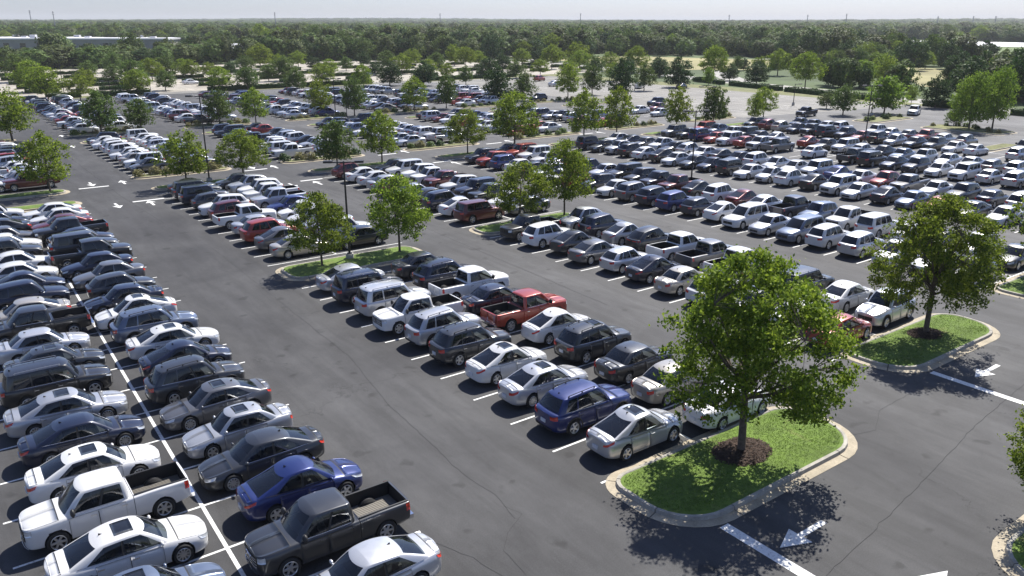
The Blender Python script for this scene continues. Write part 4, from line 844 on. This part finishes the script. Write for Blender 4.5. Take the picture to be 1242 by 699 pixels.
for nm, n, kw in (('big', 2, dict(h=8, w=6.9, th=.30, ncl=500, per=62, leaf=.118, mat='leaf', peak=.30, trunk_r=.16, limbs=17, clump=.046, dense=.46, gap=1.5, lobe=1.9)),
                  ('M', 3, dict(h=6, w=5, th=.30, lobe=1.5, ncl=300, per=30, leaf=.14, mat='leaf', peak=.28, trunk_r=.09, clump=.058, dense=.45, gap=1)),
                  ('m', 3, dict(h=6, w=5, th=.25, lobe=1.5, ncl=210, per=22, leaf=.185, mat='leaf', peak=.32, trunk_r=.10, clump=.07, dense=.5, gap=.6)),
                  ('o', 2, dict(h=6, w=5.4, th=.22, ncl=170, per=20, leaf=.24, mat='leaf_olive', peak=.42, trunk_r=.12)),
                  ('d', 2, dict(h=7, w=6, th=.14, ncl=190, per=26, leaf=.27, mat='leaf_dark', peak=.36, trunk_r=.16)),
                  ('l', 2, dict(h=6, w=5.4, th=.18, ncl=200, per=22, leaf=.24, mat='leaf_lime', peak=.42, trunk_r=.12)),
                  ('L', 2, dict(h=8, w=7, th=.20, ncl=260, per=30, leaf=.22, mat='leaf_lime', peak=.40, trunk_r=.16)),
                  ('W', 4, dict(h=10, w=9, th=.08, ncl=130, per=20, leaf=.60, mat='leaf_wood', peak=.50, trunk_r=.2, clump=.085, dense=.28, out=1.6))):
    PROTO[nm] = []
    for i in range(n): t_, c_ = tree_meshes(100+ord(nm[0])*7+i*13, **kw); PROTO[nm].append((t_, c_)+dims(c_))
TR = random.Random(5)
def put_tree(x, y, h, w_, kind, label, group=None, z=0.0, idx=None, rot=None):
    t_, c_, W, H = PROTO[kind][TR.randrange(len(PROTO[kind])) if idx is None else idx]
    o = bpy.data.objects.new("tree", None); C.objects.link(o); o.location = (x, y, z); o.rotation_euler.z = TR.uniform(0, 6.28) if rot is None else rot; s = w_/W; o.scale = (s, s, h/H)
    link("trunk", t_, o); link("crown", c_, o); tag(o, label, 'tree', group); return o
# ================================================================== what stands on it
ORD = ['zeroth', '1st', '2nd', '3rd']+['%dth' % i for i in range(4, 21)]+['21st', '22nd', '23rd']+['%dth' % i for i in range(24, 31)]+['31st', '32nd', '33rd']+['%dth' % i for i in range(34, 60)]
put_tree(23.35, 16.9, 7.9, 6.8, 'big', "largest leafy maple, on the grass island in front of the first short bay", idx=0, z=.2, rot=.6)
put_tree(41.3, 19.1, 7.4, 6.4, 'big', "broad maple on the island beside the red sedan and silver SUV", idx=1, z=.2, rot=2.2)
put_tree(58.4, 19.3, 7.0, 6.2, 'M', "maple cut by the frame's edge, on the third front island", z=.2, idx=0)
put_tree(28.9, 7.2, 5.1, 5.0, 'big', "maple mostly outside the frame, its branches reaching in over the corner island", idx=0, z=.2, rot=3.9)
KW = dict(m='mid green tree', M='bright full maple', o='sparse olive-green tree', d='dark dense tree', l='lime green tree', L='tall lime green tree')
def zone(x, y):
    if y < 60 and x < 60: return 'on the mid-lot islands'
    if y < 95 and x < 112: return 'along the first crossing lane'
    if y < 150 and x < 125: return 'along the far crossing lane'
    if y > 200 and x < 215: return 'in the overflow lots'
    if x < 160: return 'at the empty corner lot'
    return 'between the road and the fields'
zt = {}
for t in sorted(TREES, key=lambda t: project(t[0], t[1])[0]):
    x, y, h, w_, k = t
    if h > 12: continue
    if y > 60 and y < 100 and x < 112: y = 85.7 if abs(y-85.7) < abs(y-90) or x > 15 else 89.7
    if (x, k) and 48 < y < 54: y = 50.1 if x < 30 else 52.0
    z_ = zone(x, y); zt[(z_, k)] = zt.get((z_, k), 0)+1
    put_tree(x, y, h*(1.12 if y > 200 and x < 215 else 1), min(w_*(.85 if k == 'L' else 1)*(1.35 if y > 200 and x < 215 else 1.1 if y > 150 else 1.0), h*1.35), k, "%s, %s of its kind from the left %s" % (KW[k], ORD[zt[(z_, k)]], z_), 'trees '+z_, z=.15 if y < 140 and x < 130 else 0)

# ---- cars row by row: kind, colour, nose (+ towards +X, - towards -X), o = sunroof
ROWS = [
 (0, 'L', 21.0, 2.88, "se+o sw+o pw- sw+o sn+ ss+o bk+ sd+o ss+ pk- st- un+ sn+ sw+ sw+ ud+ sw+ sg+ sd- sn+ uw+"),
 (0, 'R', 18.4, 2.80, "ss- pd- sb+ sd- ss-o sg-o ud+ sn+ sw+o ue+ sw-o sn- hd+ sg- sn- pk+ ud+ sn+ pk- sm- sw- sw-"),
 (1, 'L', 20.1, 2.80, "ss+o ub+ ss+o sw+o ud+ us+ pw- bs+ un+ ss+"), (1, 'R', 19.5, 2.82, "sw+ ct+ cd+ ud+o sw+ pr+ cn+ pw+ un+ sd+"),
 (2, 'L', 21.6, 2.70, "cr+ sw+ sd+ uw+ ct+ sn+ hs+ sg+ sd+ uw+ pk-"), (2, 'R', 22.0, 2.62, "us- sw+ ud+ uk+ pw+ pg+ pw+ ud+ ss+ un+ us-"),
 (1, 'L', 54.2, 2.75, "st+ sg+ ur+ ss+ pw+ um+ uw- hd+ un+ bd+ sk+"), (1, 'R', 54.2, 2.75, "sk- uw+ ss- sw- sw- sb- ps- pw- uw- us- sd-"),
 (2, 'L', 55.4, 2.75, "um+ sw+ un+ sd+ ss+ um+ ss+ sw+ sw+ um+"), (2, 'R', 55.4, 2.75, "sg- sw- pk- un- uw- pm- pw- uw- bw- cn-"),
 (3, 'L', 22.6, 2.60, "sk- sw- sw- us+ uw+ ve- ss- vw- sw+ hn+ ub+ un+ ug+ sw- uk- ur+ sw- us- sn+ sw+ ub+ ur- un-"),
 (3, 'R', 22.4, 2.60, "sk- uw- sk+ sw+ bw+ pw- ue- pn+ ss+ sm+ uw+ sd+ pm- pn- uk- bk- ss- un+ ur+ us- sw- bw- ur- sn-"),
 (4, 'L', 20.7, 2.60, "sw- sw- ud- sw- sk- cr+ se- sn+ ss- bs- sk+ uw+ ss- sw- bk+ sn- sd- sw- sk+ sw+ uk+ us- sd- un+"),
 (4, 'R', 22.0, 2.60, "sw- uw- sd- uw+ sn+ ud- sw- pg- ur- sw- sb+ us- sw- ss- uw+ sn- sd+ sw- us+ sk- uw- sg- sn+ sw-")]
rg = random.Random(23)
def rnd_row(n, dens, nose=.6):
    t = []
    for i in range(n):
        if rg.random() > dens: t.append('..'); continue
        k = rg.choices('scubhvp', (30, 18, 27, 6, 5, 3, 9))[0]; c = rg.choices('wsgdknebrtm', (29, 23, 9, 13, 8, 10, 3, 3, 5, 3, 3))[0]
        if k == 'p' and c in 'eb': c = 'w'
        t.append(k+c+('-' if rg.random() < nose else '+')+('o' if rg.random() < .3 else ''))
    return ' '.join(t)
for b, s_, y0, y1, d in ((5, 'L', 22, 83, .97), (5, 'R', 22, 83, .97), (6, 'L', 24, 83, .97), (6, 'R', 26, 46, .96), (6, 'R', 52, 80, .96),
                      (0, 'L', 93.5, 124, .95), (0, 'R', 93.5, 124, .95), (1, 'L', 97, 124, 1), (1, 'R', 97, 124, .96), (2, 'L', 97, 124, .98), (2, 'R', 97, 124, .95), (3, 'L', 97, 124, .97), (3, 'R', 97, 124, .95), (4, 'L', 97, 124, .95), (4, 'R', 97, 124, .95), (5, 'L', 97, 124, .9), (5, 'R', 97, 120, .6), (6, 'L', 97, 110, .45), (6, 'R', 97, 104, .3),
                      (1, 'L', 138, 197, .97), (1, 'R', 138, 197, .94), (2, 'L', 138, 192, .93), (2, 'R', 138, 192, .9), (3, 'L', 138, 190, .93), (3, 'R', 138, 188, .9), (4, 'L', 138, 188, .92), (4, 'R', 138, 186, .9), (5, 'L', 138, 184, .85), (5, 'R', 138, 178, .75), (6, 'L', 138, 170, .5)):
    ROWS.append((b, s_, y0, 2.62, rnd_row(int((y1-y0)/2.62)+1, d, .55 if b > 2 else .35)))
def block(b, y):
    if y > 130: return "past the far lane"
    if y > 92: return "past the crossing lane"
    if b in (1, 2) and y > 53: return "past the mid island"
    return "front block"
jit = random.Random(9); n_lod = [0, 0, 0]; ncar = {}
outc = {}
for b, s_, y0, pitch, txt in ROWS:
    rown = b*2+(1 if s_ == 'L' else 2); cnt = 0
    for i, tk in enumerate(txt.split()):
        y = y0+i*pitch; x = (LC if s_ == 'L' else RC)[b]
        if b == 0 and s_ == 'L': x += .024*(y-25)
        if tk[0] == '.': continue
        k, c_, nose = tk[0], tk[1], tk[2]; x += (.15 if k == 's' else 0)*(1 if nose == '+' else -1); x += jit.uniform(-.18, .18); yy = y+jit.uniform(-.10, .10)
        if not in_view(x, yy, 95): continue
        d = math.hypot(x, yy); lod = 0 if d < 52 else 1 if d < 112 else 2; n_lod[lod] += 1; vis = in_view(x, yy, -4) and project(x, yy, .7)[1] < 699; cnt += 1 if vis else 0; outc[rown] = outc.get(rown, 0)+(0 if vis else 1); ncar[NAME[k]] = ncar.get(NAME[k], 0)+1
        so = len(tk) > 3 and k != 'p'
        lab = "%s %s%s, %s from near end, %s row from left, %s" % (COL[c_][2], WORD[k], ' with sunroof' if so and lod < 1 and k != 'b' else '', ORD[cnt], ORD[rown], block(b, yy)) if vis else "%s %s outside the frame, %s such vehicle of the %s row" % (COL[c_][2], WORD[k], ORD[outc[rown]], ORD[rown])
        place_car(k, c_, x, yy, (0 if nose == '+' else math.pi)+R(jit.uniform(-1.3, 1.3)), so, lod, lab, "vehicles parked in marked rows")
for k, c_, x, y, rz, lb in (('u', 'w', 146.5, 76.5, 200, "white SUV parked alone beside the far corner island"), ('p', 'n', 128.5, 86.5, 185, "navy pickup parked alone before the empty corner lot"),
                            ('u', 'm', 113.0, 108, 190, "maroon SUV at the edge of the empty corner lot"), ('u', 'r', 146, 186, 20, "dark red SUV driving out of the far lot"), ('s', 'w', 150, 150, 30, "white sedan on its own beside the far road"),
                            ('s', 'n', 158, 143, 20, "navy sedan parked near the road hedge"), ('s', 's', 137, 168, 10, "silver sedan in the empty corner lot"), ('s', 'w', 62, 232, 10, "white sedan alone on the tan overflow lot"),
                            ('s', 'w', 118, 236, 0, "white sedan between hedges of the overflow lot"), ('u', 'n', 121, 116, 180, "navy SUV beyond the row ends by the empty lot")):
    place_car(k, c_, x, y, R(rz), False, 1 if y < 100 else 2, lb); ncar[NAME[k]] = ncar.get(NAME[k], 0)+1
gmc = [q for q in bpy.data.objects if q.get('label', '').startswith('dark grey pickup, 2nd from near end, 2nd row from left, front')]
if gmc:
    cu = bpy.data.curves.new("grille_letters", 'FONT'); cu.body = "GMC"; cu.size = .24; cu.extrude = .012; cu.align_x = 'CENTER'; cu.align_y = 'CENTER'; cu.materials.append(M['chrome'])
    tmp_ = bpy.data.objects.new("letters", cu); C.objects.link(tmp_); dg_ = bpy.context.evaluated_depsgraph_get(); dg_.update(); me_ = bpy.data.meshes.new_from_object(tmp_.evaluated_get(dg_)); bpy.data.objects.remove(tmp_); q = bpy.data.objects.new("grille_letters", me_); C.objects.link(q); q.parent = gmc[0]; q.location = (2.945, 0, .86); q.rotation_euler = (math.pi/2, 0, math.pi/2)
print('cars', n_lod, ncar)
# ---- stall lines
for b in range(7):
    for (y0, y1, p, f) in (((17.2, 84, 2.88, 0), ) if b == 0 else ((18.72, 47.5, 2.80, 0), (52.8, 84.3, 2.75, 0)) if b == 1 else ((20.25, 50.2, 2.70, 0), (54.0, 84.3, 2.75, 0)) if b == 2 else ((21.3, 84.3, 2.60, 0),)):
        ys = []; y = y0
        while y < y1: ys.append(y); y += p
        stall_lines(LC[b]-2.75, RC[b]+2.75, ys)
        mx_ = (LC[b]+RC[b])/2; dx = 1.15 if b == 0 else 0
        centre_line([(mx_-.15, max(8, y0-12) if b == 0 else y0), (mx_+dx, y1-.3)], .13 if b == 0 else .11)
    for y0, y1 in ((95.6, 124), (136.7, 198)):
        if (b == 0 and y0 > 100): continue
        ys = [y0+2.62*i for i in range(int((y1-y0)/2.62)+1)]; stall_lines(LC[b]-2.75, RC[b]+2.75, ys)
lines.sort(key=lambda l: math.hypot(l[0], l[1]))
for x, y, L in lines[:250]: link("stall_line", line_mesh(L), lot, (x, y, .004))
mb = MB()
for x, y, L in lines[250:]: mb.add([(x-L/2, y-.05, .004), (x+L/2, y-.05, .004), (x+L/2, y+.05, .004), (x-L/2, y+.05, .004)], [(0, 1, 2, 3)])
o = link("distant_stall_lines", mb.mesh("distant_stall_lines", [M['line']]), lot); o['kind'] = 'stuff'
# faded bay lines on the tan and empty lots
mb = MB()
for y in range(96, 200, 17):
    for k in range(14): x = 126+2.7*k; mb.box(x, x+.1, y, y+5.2, .006, .008) if not (y > 180 and x > 150) else None
o = link("faded_stall_lines", mb.mesh("faded_stall_lines", [M['line']])); o['kind'] = 'stuff'; o['label'] = "faded stall lines on the empty corner lot"

# ---- lamp posts
def lamp(x, y, h, two, label):
    o = bpy.data.objects.new("street_lamp", None); C.objects.link(o); o.location = (x, y, .0); tag(o, label, 'street lamp', 'lamp posts of the parking lot')
    mb = MB(); mb.tube((0, 0, 0), (0, 0, .55), .30, .28, 14); link("footing", mb.mesh("footing", [M['concrete_base']], True), o)
    mb = MB(); mb.tube((0, 0, .55), (0, 0, h), .085, .055, 8); mb.box(-.17, .17, -.17, .17, .55, .60); link("pole", mb.mesh("pole", [M['steel']], False), o)
    mb = MB(); mb.box(-1.0 if two else -.1, 1.0, -.035, .035, h-.12, h-.04); link("arm", mb.mesh("arm", [M['steel']]), o)
    for s_ in ((1, -1) if two else (1,)):
        a = (.75, 1.35) if s_ > 0 else (-1.35, -.75); mb = MB(); mb.box(a[0], a[1], -.2, .2, h-.10, h+.04); hd = link("lamp_head", mb.mesh("lamp_head", [M['steel']]), o)
        mb = MB(); mb.box(a[0]+.06, a[1]-.06, -.15, .15, h-.12, h-.103); link("lens", mb.mesh("lens", [M['lampglass']]), hd)
    o.rotation_euler.z = R(20)-.9
for i, (x, y, h) in enumerate(sorted(LAMPS, key=lambda l: math.hypot(l[0], l[1]))):
    if 48 < y < 55 and x < 30: x, y = 22.9, 50.6
    elif 83 < y < 88.5 and x < 112: y = 85.7
    lamp(x, y, h+.15, i < 6 or i == 8, "tall dark lamp post, %s nearest of the lot's lamps, %s" % (ORD[i+1], "twin heads" if i < 6 or i == 8 else "single head"))

# ---- hedges and shrubs
def hedge(x0, y0, x1, y1, w_, h, label, leaf=.22, seed=0):
    rs = np.random.RandomState(seed+int(x0*7)); L = math.hypot(x1-x0, y1-y0); n = int((L*w_+2*L*h)*26); a = rs.uniform(0, 1, n); q = rs.uniform(-1, 1, n); s_ = rs.uniform(0, 1, n)
    top = rs.uniform(0, 1, n) < w_/(w_+1.6*h); yy = np.where(top, q*w_/2, np.sign(q)*w_/2*(1-.15*s_)); zz = np.where(top, h*(.93+.12*rs.uniform(0, 1, n)), s_*h)
    zz = zz*(1+.10*np.sin(a*L*1.1+seed)+.05*np.sin(a*L*2.7)); yy = yy+rs.normal(0, .07, n); ux, uy = (x1-x0)/L, (y1-y0)/L
    cen = np.stack([x0+ux*a*L-uy*yy, y0+uy*a*L+ux*yy, zz], 1); me = quads_mesh("hedge", leaf_quads(cen, leaf, seed), M['hedge'])
    core = MB(); core.box(0, L, -w_*.42, w_*.42, 0, h*.86); o = link("hedge", me); c_ = link("hedge_core", core.mesh("hedge_core", [M['hedge']]), o); c_.matrix_world = Matrix.Translation((x0, y0, 0)) @ Matrix.Rotation(math.atan2(uy, ux), 4, 'Z')
    tag(o, label, 'hedge', 'clipped hedges round the lots')
HD = [(24, 206, 31, 206, 'at the head of the first bay'), (33, 206, 45.5, 206, 'left of the far entrance'), (59, 206, 80, 206, 'right of the far entrance'), (83, 206, 103, 206, 'before the second far entrance'), (119, 206, 152, 206, 'longest one, past the second far entrance'),
      (166, 92, 169, 104, 'first along the road'), (168.4, 106, 172, 122, 'second along the road'), (172.6, 124, 177, 143, 'third along the road'), (177.5, 146, 182, 160, 'fourth along the road'), (160.5, 52, 161, 66, 'beside the frame edge by the road'),
      (163.5, 70, 164.5, 84, 'behind the corner island')]
for i, (a, b, c_, d, lb) in enumerate(HD): hedge(a, b, c_, d, 1.6, 1.15, "clipped dark green hedge, "+lb, seed=i)
i = 0
for y in (224, 240, 258, 278, 300):
    for x in (22, 38, 62, 84, 104, 128, 150, 172, 194):
        L = 7+((x*7+y*3) % 7); i += 1; hedge(x, y, x+L, y, 1.5, .95, "low clipped hedge, %s in the %s line across the overflow lots" % (ORD[(i-1) % 9+1], ORD[(i-1)//9+1]), .30, i)
        I = island(x-1, x+L+1, y-1.3, y+1.3, (.8,)*4, False, 'dry_lawn', "low kerbed island under a hedge in the overflow lots")
def shrub_mesh(seed, mat):
    rs = np.random.RandomState(seed); n = 230; d = rs.normal(size=(n, 3)); d /= np.linalg.norm(d, axis=1)[:, None]; d[:, 2] = abs(d[:, 2]); cen = d*rs.uniform(.6, 1.0, n)[:, None]*np.array([.5, .5, .62]); return quads_mesh("shrub", leaf_quads(cen, .13, seed), M[mat])
SH = [shrub_mesh(i, m_) for i, m_ in enumerate(('straw', 'straw', 'hedge', 'leaf_olive'))]; sr = random.Random(3); ks = 0
for b in list(range(1, 7)):
    for y in (93.6, 134.9):
        for j in range(7):
            x = LC[b]-1.9+(RC[b]-LC[b]+3.8)*j/6+sr.uniform(-.4, .4); o = link("shrub", SH[sr.randrange(4)], None, (x, y+sr.uniform(-.5, .5), .2)); s_ = sr.uniform(.75, 1.5); o.scale = (s_*1.2, s_, s_); ks += 1
            tag(o, "low clumpy shrub, %s across the %s island %s" % (ORD[j+1], ORD[b], 'past the crossing lane' if y < 100 else 'past the far lane'), 'shrub', 'shrubs on the kerbed islands')

for j in range(16):
    x, y = (sr.uniform(130, 134.6), 55+j*1.3) if j < 9 else (130+(j-9)*1.6, sr.uniform(74.6, 76.8)); o = link("shrub", SH[sr.randrange(4)], None, (x, y, .2)); s_ = sr.uniform(.8, 1.4); o.scale = (s_*1.2, s_, s_)
    tag(o, "low clumpy shrub, %s on the %s" % ((ORD[j+1], "long island under the lime green trees") if j < 9 else (ORD[j-8], "shrub island at the far corner")), 'shrub', 'shrubs on the kerbed islands')
# ---- far buildings and masts
def rot_thing(name, x, y, rz, label, cat):
    o = bpy.data.objects.new(name, None); C.objects.link(o); o.location = (x, y, 0); o.rotation_euler.z = rz; tag(o, label, cat); return o
o = rot_thing("warehouse", 135.7, 548, math.atan2(62, -86), "long low white-roofed warehouse behind the dark trees", "building")
mb = MB(); mb.box(0, 260, -70, 0, -1, 5.6); link("wall", mb.mesh("wall", [M['wall']]), o)
mb = MB(); mb.box(-.6, 260.6, -70.6, .6, 5.6, 6.5); rf = link("roof", mb.mesh("roof", [M['white_roof']]), o)
for i in range(16): mb = MB(); x = 12+i*15.3; yy = -14-(i*17) % 42; mb.box(x, x+3.5, yy, yy+2.6, 6.5, 7.4+(i % 3)*.5); link("roof_unit", mb.mesh("roof_unit", [M['white_roof']]), rf)
for i in range(24):
    mb = MB(); x = 6+i*10.3; mb.box(x, x+3.4, -.02, .06, 0.2, 3.6); link("dock_door", mb.mesh("dock_door", [M['dark_glass']]), o)
for i, (x, y, L, W_, h, lb) in enumerate(((316, 640, 46, 20, 6, "white shed with a low roof among the woods, left one"), (372, 640, 30, 18, 6, "small white shed showing between the trees, right one"), (118, 372, 12, 9, 5, "small pale house half hidden by the wood's edge"))):
    o = rot_thing("shed", x, y, -.6, lb, "building"); mb = MB(); mb.box(0, L, 0, W_, -1, h); link("wall", mb.mesh("wall", [M['wall']]), o)
    mb = MB(); mb.add([(-.5, -.5, h), (L+.5, -.5, h), (L+.5, W_+.5, h), (-.5, W_+.5, h), (-.5, W_/2, h+2), (L+.5, W_/2, h+2)], [(0, 1, 5, 4), (2, 3, 4, 5), (0, 4, 3), (1, 2, 5), (0, 3, 2, 1)]); link("roof", mb.mesh("roof", [M['white_roof']]), o)
    for j in range(4): mb = MB(); mb.box(2+j*L/4.4, 2+j*L/4.4+1.6, -.05, .02, 1.2, 2.8); link("window", mb.mesh("window", [M['dark_glass']]), o)
fwd = VIEW
for i, (px, top, base, D) in enumerate(((38, 15, 31, 1500), (66, 16, 47, 760), (334, 16, 45, 850), (534, 17, 28, 1700), (704, 17, 28, 1800), (884, 19, 29, 1900), (979, 19, 29, 1700), (1026, 18, 29, 1600), (1137, 21, 30, 1900), (1180, 21, 30, 1900), (1207, 21, 30, 1900))):
    k = (px-621)/_f; cam_dir = _R @ np.array([k, (349.5-27)/_f, -1.0]); cam_dir = cam_dir/np.linalg.norm(cam_dir[:2]); x, y = cam_dir[0]*D, cam_dir[1]*D; h = 16+(27-top)*D/_f/1.05
    zg = terrain_h(x, y); o = bpy.data.objects.new("mast", None); C.objects.link(o); o.location = (x, y, zg); tag(o, "thin steel mast on the skyline, %s from the left" % ORD[i+1], 'mast', 'masts on the skyline')
    hh = h-zg; w_ = D/_f*.9; mb = MB(); mb.tube((0, 0, 0), (0, 0, hh), w_*.55, w_*.4, 6); link("pole", mb.mesh("pole", [M['mast']], True), o)
    mb = MB()
    for z in (.97, .9): mb.box(-w_*1.1, w_*1.1, -w_*.5, w_*.5, hh*z-w_*.3, hh*z)
    link("antenna", mb.mesh("antenna", [M['mast']]), o)

# ---- belts of trees between the road and the fields
bl = random.Random(77)
for (x0, y0, x1, y1, n, wd, lb) in ((258, 182, 286, 162, 16, 10, "in the belt left of the second hay field"), (303, 176, 372, 128, 22, 14, "in the belt behind the second hay field"), (224, 102, 192, 66, 18, 14, "in the dark belt by the road near the frame's edge"), (232, 186, 262, 180, 8, 6, "beside the first hay field"), (188, 100, 198, 134, 9, 7, "along the road's far side")):
    for i in range(n):
        f = (i+bl.uniform(.1, .9))/n; h = bl.uniform(6.5, 10)*(.66 if 'behind the second' in lb else .6 if 'first hay' in lb else .75 if 'left of' in lb or 'far side' in lb else 1); put_tree(x0+(x1-x0)*f+bl.uniform(-wd, wd)*.4, y0+(y1-y0)*f+bl.uniform(-wd, wd)*.6, h, h*bl.uniform(.75, 1.05), bl.choice('WWWdmo' if 'dark' not in lb else 'WdddW'), "bushy tree, %s along %s" % (ORD[i+1], lb), "trees in belts beyond the road")
# ---- woods
def in_poly(x, y, P):
    c_ = False; j = len(P)-1
    for i in range(len(P)):
        if (P[i][1] > y) != (P[j][1] > y) and x < (P[j][0]-P[i][0])*(y-P[i][1])/(P[j][1]-P[i][1])+P[i][0]: c_ = not c_
        j = i
    return c_
OPEN = [[(-95, -40), (215, -40), (215, 318), (150, 336), (-95, 332)], [(150, 190), (236, 150), (330, 236), (300, 300), (215, 310)], [(165, 60), (230, 60), (330, 135), (300, 180), (240, 190), (165, 170)],
        [(318, 128), (420, 100), (780, 270), (650, 410), (385, 232)], [(30, 560), (110, 500), (150, 540), (150, 560), (-60, 790), (-160, 760)], [(640, 230), (720, 230), (760, 440), (640, 440)], [(305, 610), (410, 590), (420, 650), (320, 680)], [(108, 355), (138, 355), (138, 380), (108, 385)], [(-60, 385), (135, 378), (150, 540), (30, 600), (-120, 700)]]
for x, y, rx, ry in ((420, 470, 60, 22), (250, 520, 45, 18), (560, 560, 80, 25), (330, 760, 70, 24), (90, 900, 80, 26), (700, 620, 90, 30), (480, 900, 120, 36)): OPEN.append([(x+rx*.9*math.cos(a*.5236), y+ry*.9*math.sin(a*.5236)) for a in range(12)])
def free(x, y): return not any(in_poly(x, y, P) for P in OPEN)
wr = random.Random(31); nw = 0; ec = {}
def ordi(n): return '%d%s' % (n, 'th' if 10 <= n % 100 <= 20 else {1: 'st', 2: 'nd', 3: 'rd'}.get(n % 10, 'th'))
a0 = math.atan2(VIEW.y, VIEW.x); edge = []
for gx in range(-100, 330, 8):
    for gy in range(300, 372, 8):
        x, y = gx+wr.uniform(-3.4, 3.4), gy+wr.uniform(-3.4, 3.4); px, py = project(x, y)
        if free(x, y) and -30 < px < 1272 and math.hypot(x, y) < 480: edge.append((x, y))
edge.sort(key=lambda p: project(*p)[0]); edge = edge[:260]; edge = sorted(sorted(edge, key=lambda p: math.hypot(*p))[:62], key=lambda p: project(*p)[0]); eset = set((int(x//8), int(y//8)) for x, y in edge)
for i, (x, y) in enumerate(edge):
    h = wr.uniform(8.4, 11.2)*(.74 if project(x, y)[0] < 250 else 1); ww = wr.uniform(8, 13); ad = ('tall' if h > 10.2 else 'low' if h < 9.2 else 'mid-height')+(' broad' if ww > 10.5 else ' slim'); ec[ad] = ec.get(ad, 0)+1
    put_tree(x, y, h, ww, 'W' if wr.random() < .75 else 'd' if wr.random() < .5 else 'o', "%s woodland tree, %s such from the left along the wood's edge" % (ad, ordi(ec[ad])), "woodland trees beyond the overflow lots")
SRC = [(PROTO['W'][i][1], 1.0) for i in range(4)]+[(PROTO['o'][0][1], 1.62), (PROTO['d'][0][1], 1.4), (PROTO['m'][1][1], 1.65)]
pts = [[] for _ in range(len(SRC))]; PK = [0, 1, 2, 3, 0, 1, 2, 3, 4, 4, 5, 5, 5, 6]
def scatter(r0, r1, cell, smin, smax, hs):
    global nw
    n = int((r1*r1-r0*r0)*.5*1.55/cell)
    for i in range(n):
        r = math.sqrt(wr.uniform(r0*r0, r1*r1)); a = a0+wr.uniform(-.775, .775); x, y = r*math.cos(a), r*math.sin(a)
        if not free(x, y) or (int(x//8), int(y//8)) in eset: continue
        s_ = wr.uniform(smin, smax); pts[wr.choice(PK)].append((x, y, terrain_h(x, y)-.3, s_, s_*hs*wr.uniform(.8, 1.2), wr.uniform(0, 6.28))); nw += 1
scatter(285, 520, 84, .8, 1.35, .95); scatter(500, 760, 120, 1.0, 1.6, .85); scatter(740, 1500, 190, 1.2, 2.0, .70); scatter(1500, 3200, 560, 1.8, 3.2, .44); scatter(3200, 6400, 2300, 3.5, 6.0, .24)
for gx, gy, n, rr in ((205, 70, 16, 18), (228, 86, 14, 12), (360, 330, 30, 24)):
    for i in range(n): a = wr.uniform(0, 6.28); r = rr*math.sqrt(wr.random()); s_ = wr.uniform(.6, 1.05); pts[wr.choice(PK)].append((gx+r*math.cos(a), gy+r*math.sin(a)*1.6, -.1, s_, s_*.95, 0))
for k in range(len(SRC)):
    c_, fac = SRC[k]; src = bpy.data.objects.new("woodland_crown", c_)
    P_ = np.array(pts[k]); P_[:, 3:5] *= fac; me = bpy.data.meshes.new("distant_woods"); me.vertices.add(len(P_)); me.vertices.foreach_set('co', P_[:, :3].astype(np.float32).ravel())
    for nm, col in (('sw', 3), ('sh', 4), ('rz', 5)): at = me.attributes.new(nm, 'FLOAT', 'POINT'); at.data.foreach_set('value', P_[:, col].astype(np.float32))
    o = link("distant_woods", me); o['kind'] = 'stuff'; o['label'] = "far-off mixed woods running to the horizon"
    ng = bpy.data.node_groups.new("woods", 'GeometryNodeTree'); ng.interface.new_socket('Geometry', in_out='INPUT', socket_type='NodeSocketGeometry'); ng.interface.new_socket('Geometry', in_out='OUTPUT', socket_type='NodeSocketGeometry')
    gi, go = ng.nodes.new('NodeGroupInput'), ng.nodes.new('NodeGroupOutput'); mp = ng.nodes.new('GeometryNodeMeshToPoints'); ip = ng.nodes.new('GeometryNodeInstanceOnPoints'); ob = ng.nodes.new('GeometryNodeObjectInfo'); ob.inputs[0].default_value = src
    cx = ng.nodes.new('ShaderNodeCombineXYZ'); cr = ng.nodes.new('ShaderNodeCombineXYZ')
    def attr(n_): q = ng.nodes.new('GeometryNodeInputNamedAttribute'); q.data_type = 'FLOAT'; q.inputs[0].default_value = n_; return q.outputs[0]
    ng.links.new(attr('sw'), cx.inputs[0]); ng.links.new(attr('sw'), cx.inputs[1]); ng.links.new(attr('sh'), cx.inputs[2]); ng.links.new(attr('rz'), cr.inputs[2])
    ng.links.new(gi.outputs[0], mp.inputs[0]); ng.links.new(mp.outputs[0], ip.inputs['Points']); ng.links.new(ob.outputs['Geometry'], ip.inputs['Instance']); ng.links.new(cx.outputs[0], ip.inputs['Scale']); ng.links.new(cr.outputs[0], ip.inputs['Rotation']); ng.links.new(ip.outputs[0], go.inputs[0])
    md = o.modifiers.new("woods", 'NODES'); md.node_group = ng
print('woods', nw, 'edge', len(edge), 'objects', len(bpy.data.objects))
# ---- air
mb = MB(); mb.box(-7300, 7300, -7300, 7300, -1.1, 62); m, nt, b = newmat("haze_air"); nt.nodes.remove(b); pv = N(nt, "ShaderNodeVolumePrincipled"); pv.inputs['Density'].default_value = 0.00013; pv.inputs['Color'].default_value = (.93, .96, 1.0, 1)
nt.links.new(pv.outputs[0], nt.nodes['Material Output'].inputs['Volume']); o = link("haze", mb.mesh("haze", [m])); o['kind'] = 'stuff'; o['label'] = "thin summer haze over the lot and woods"
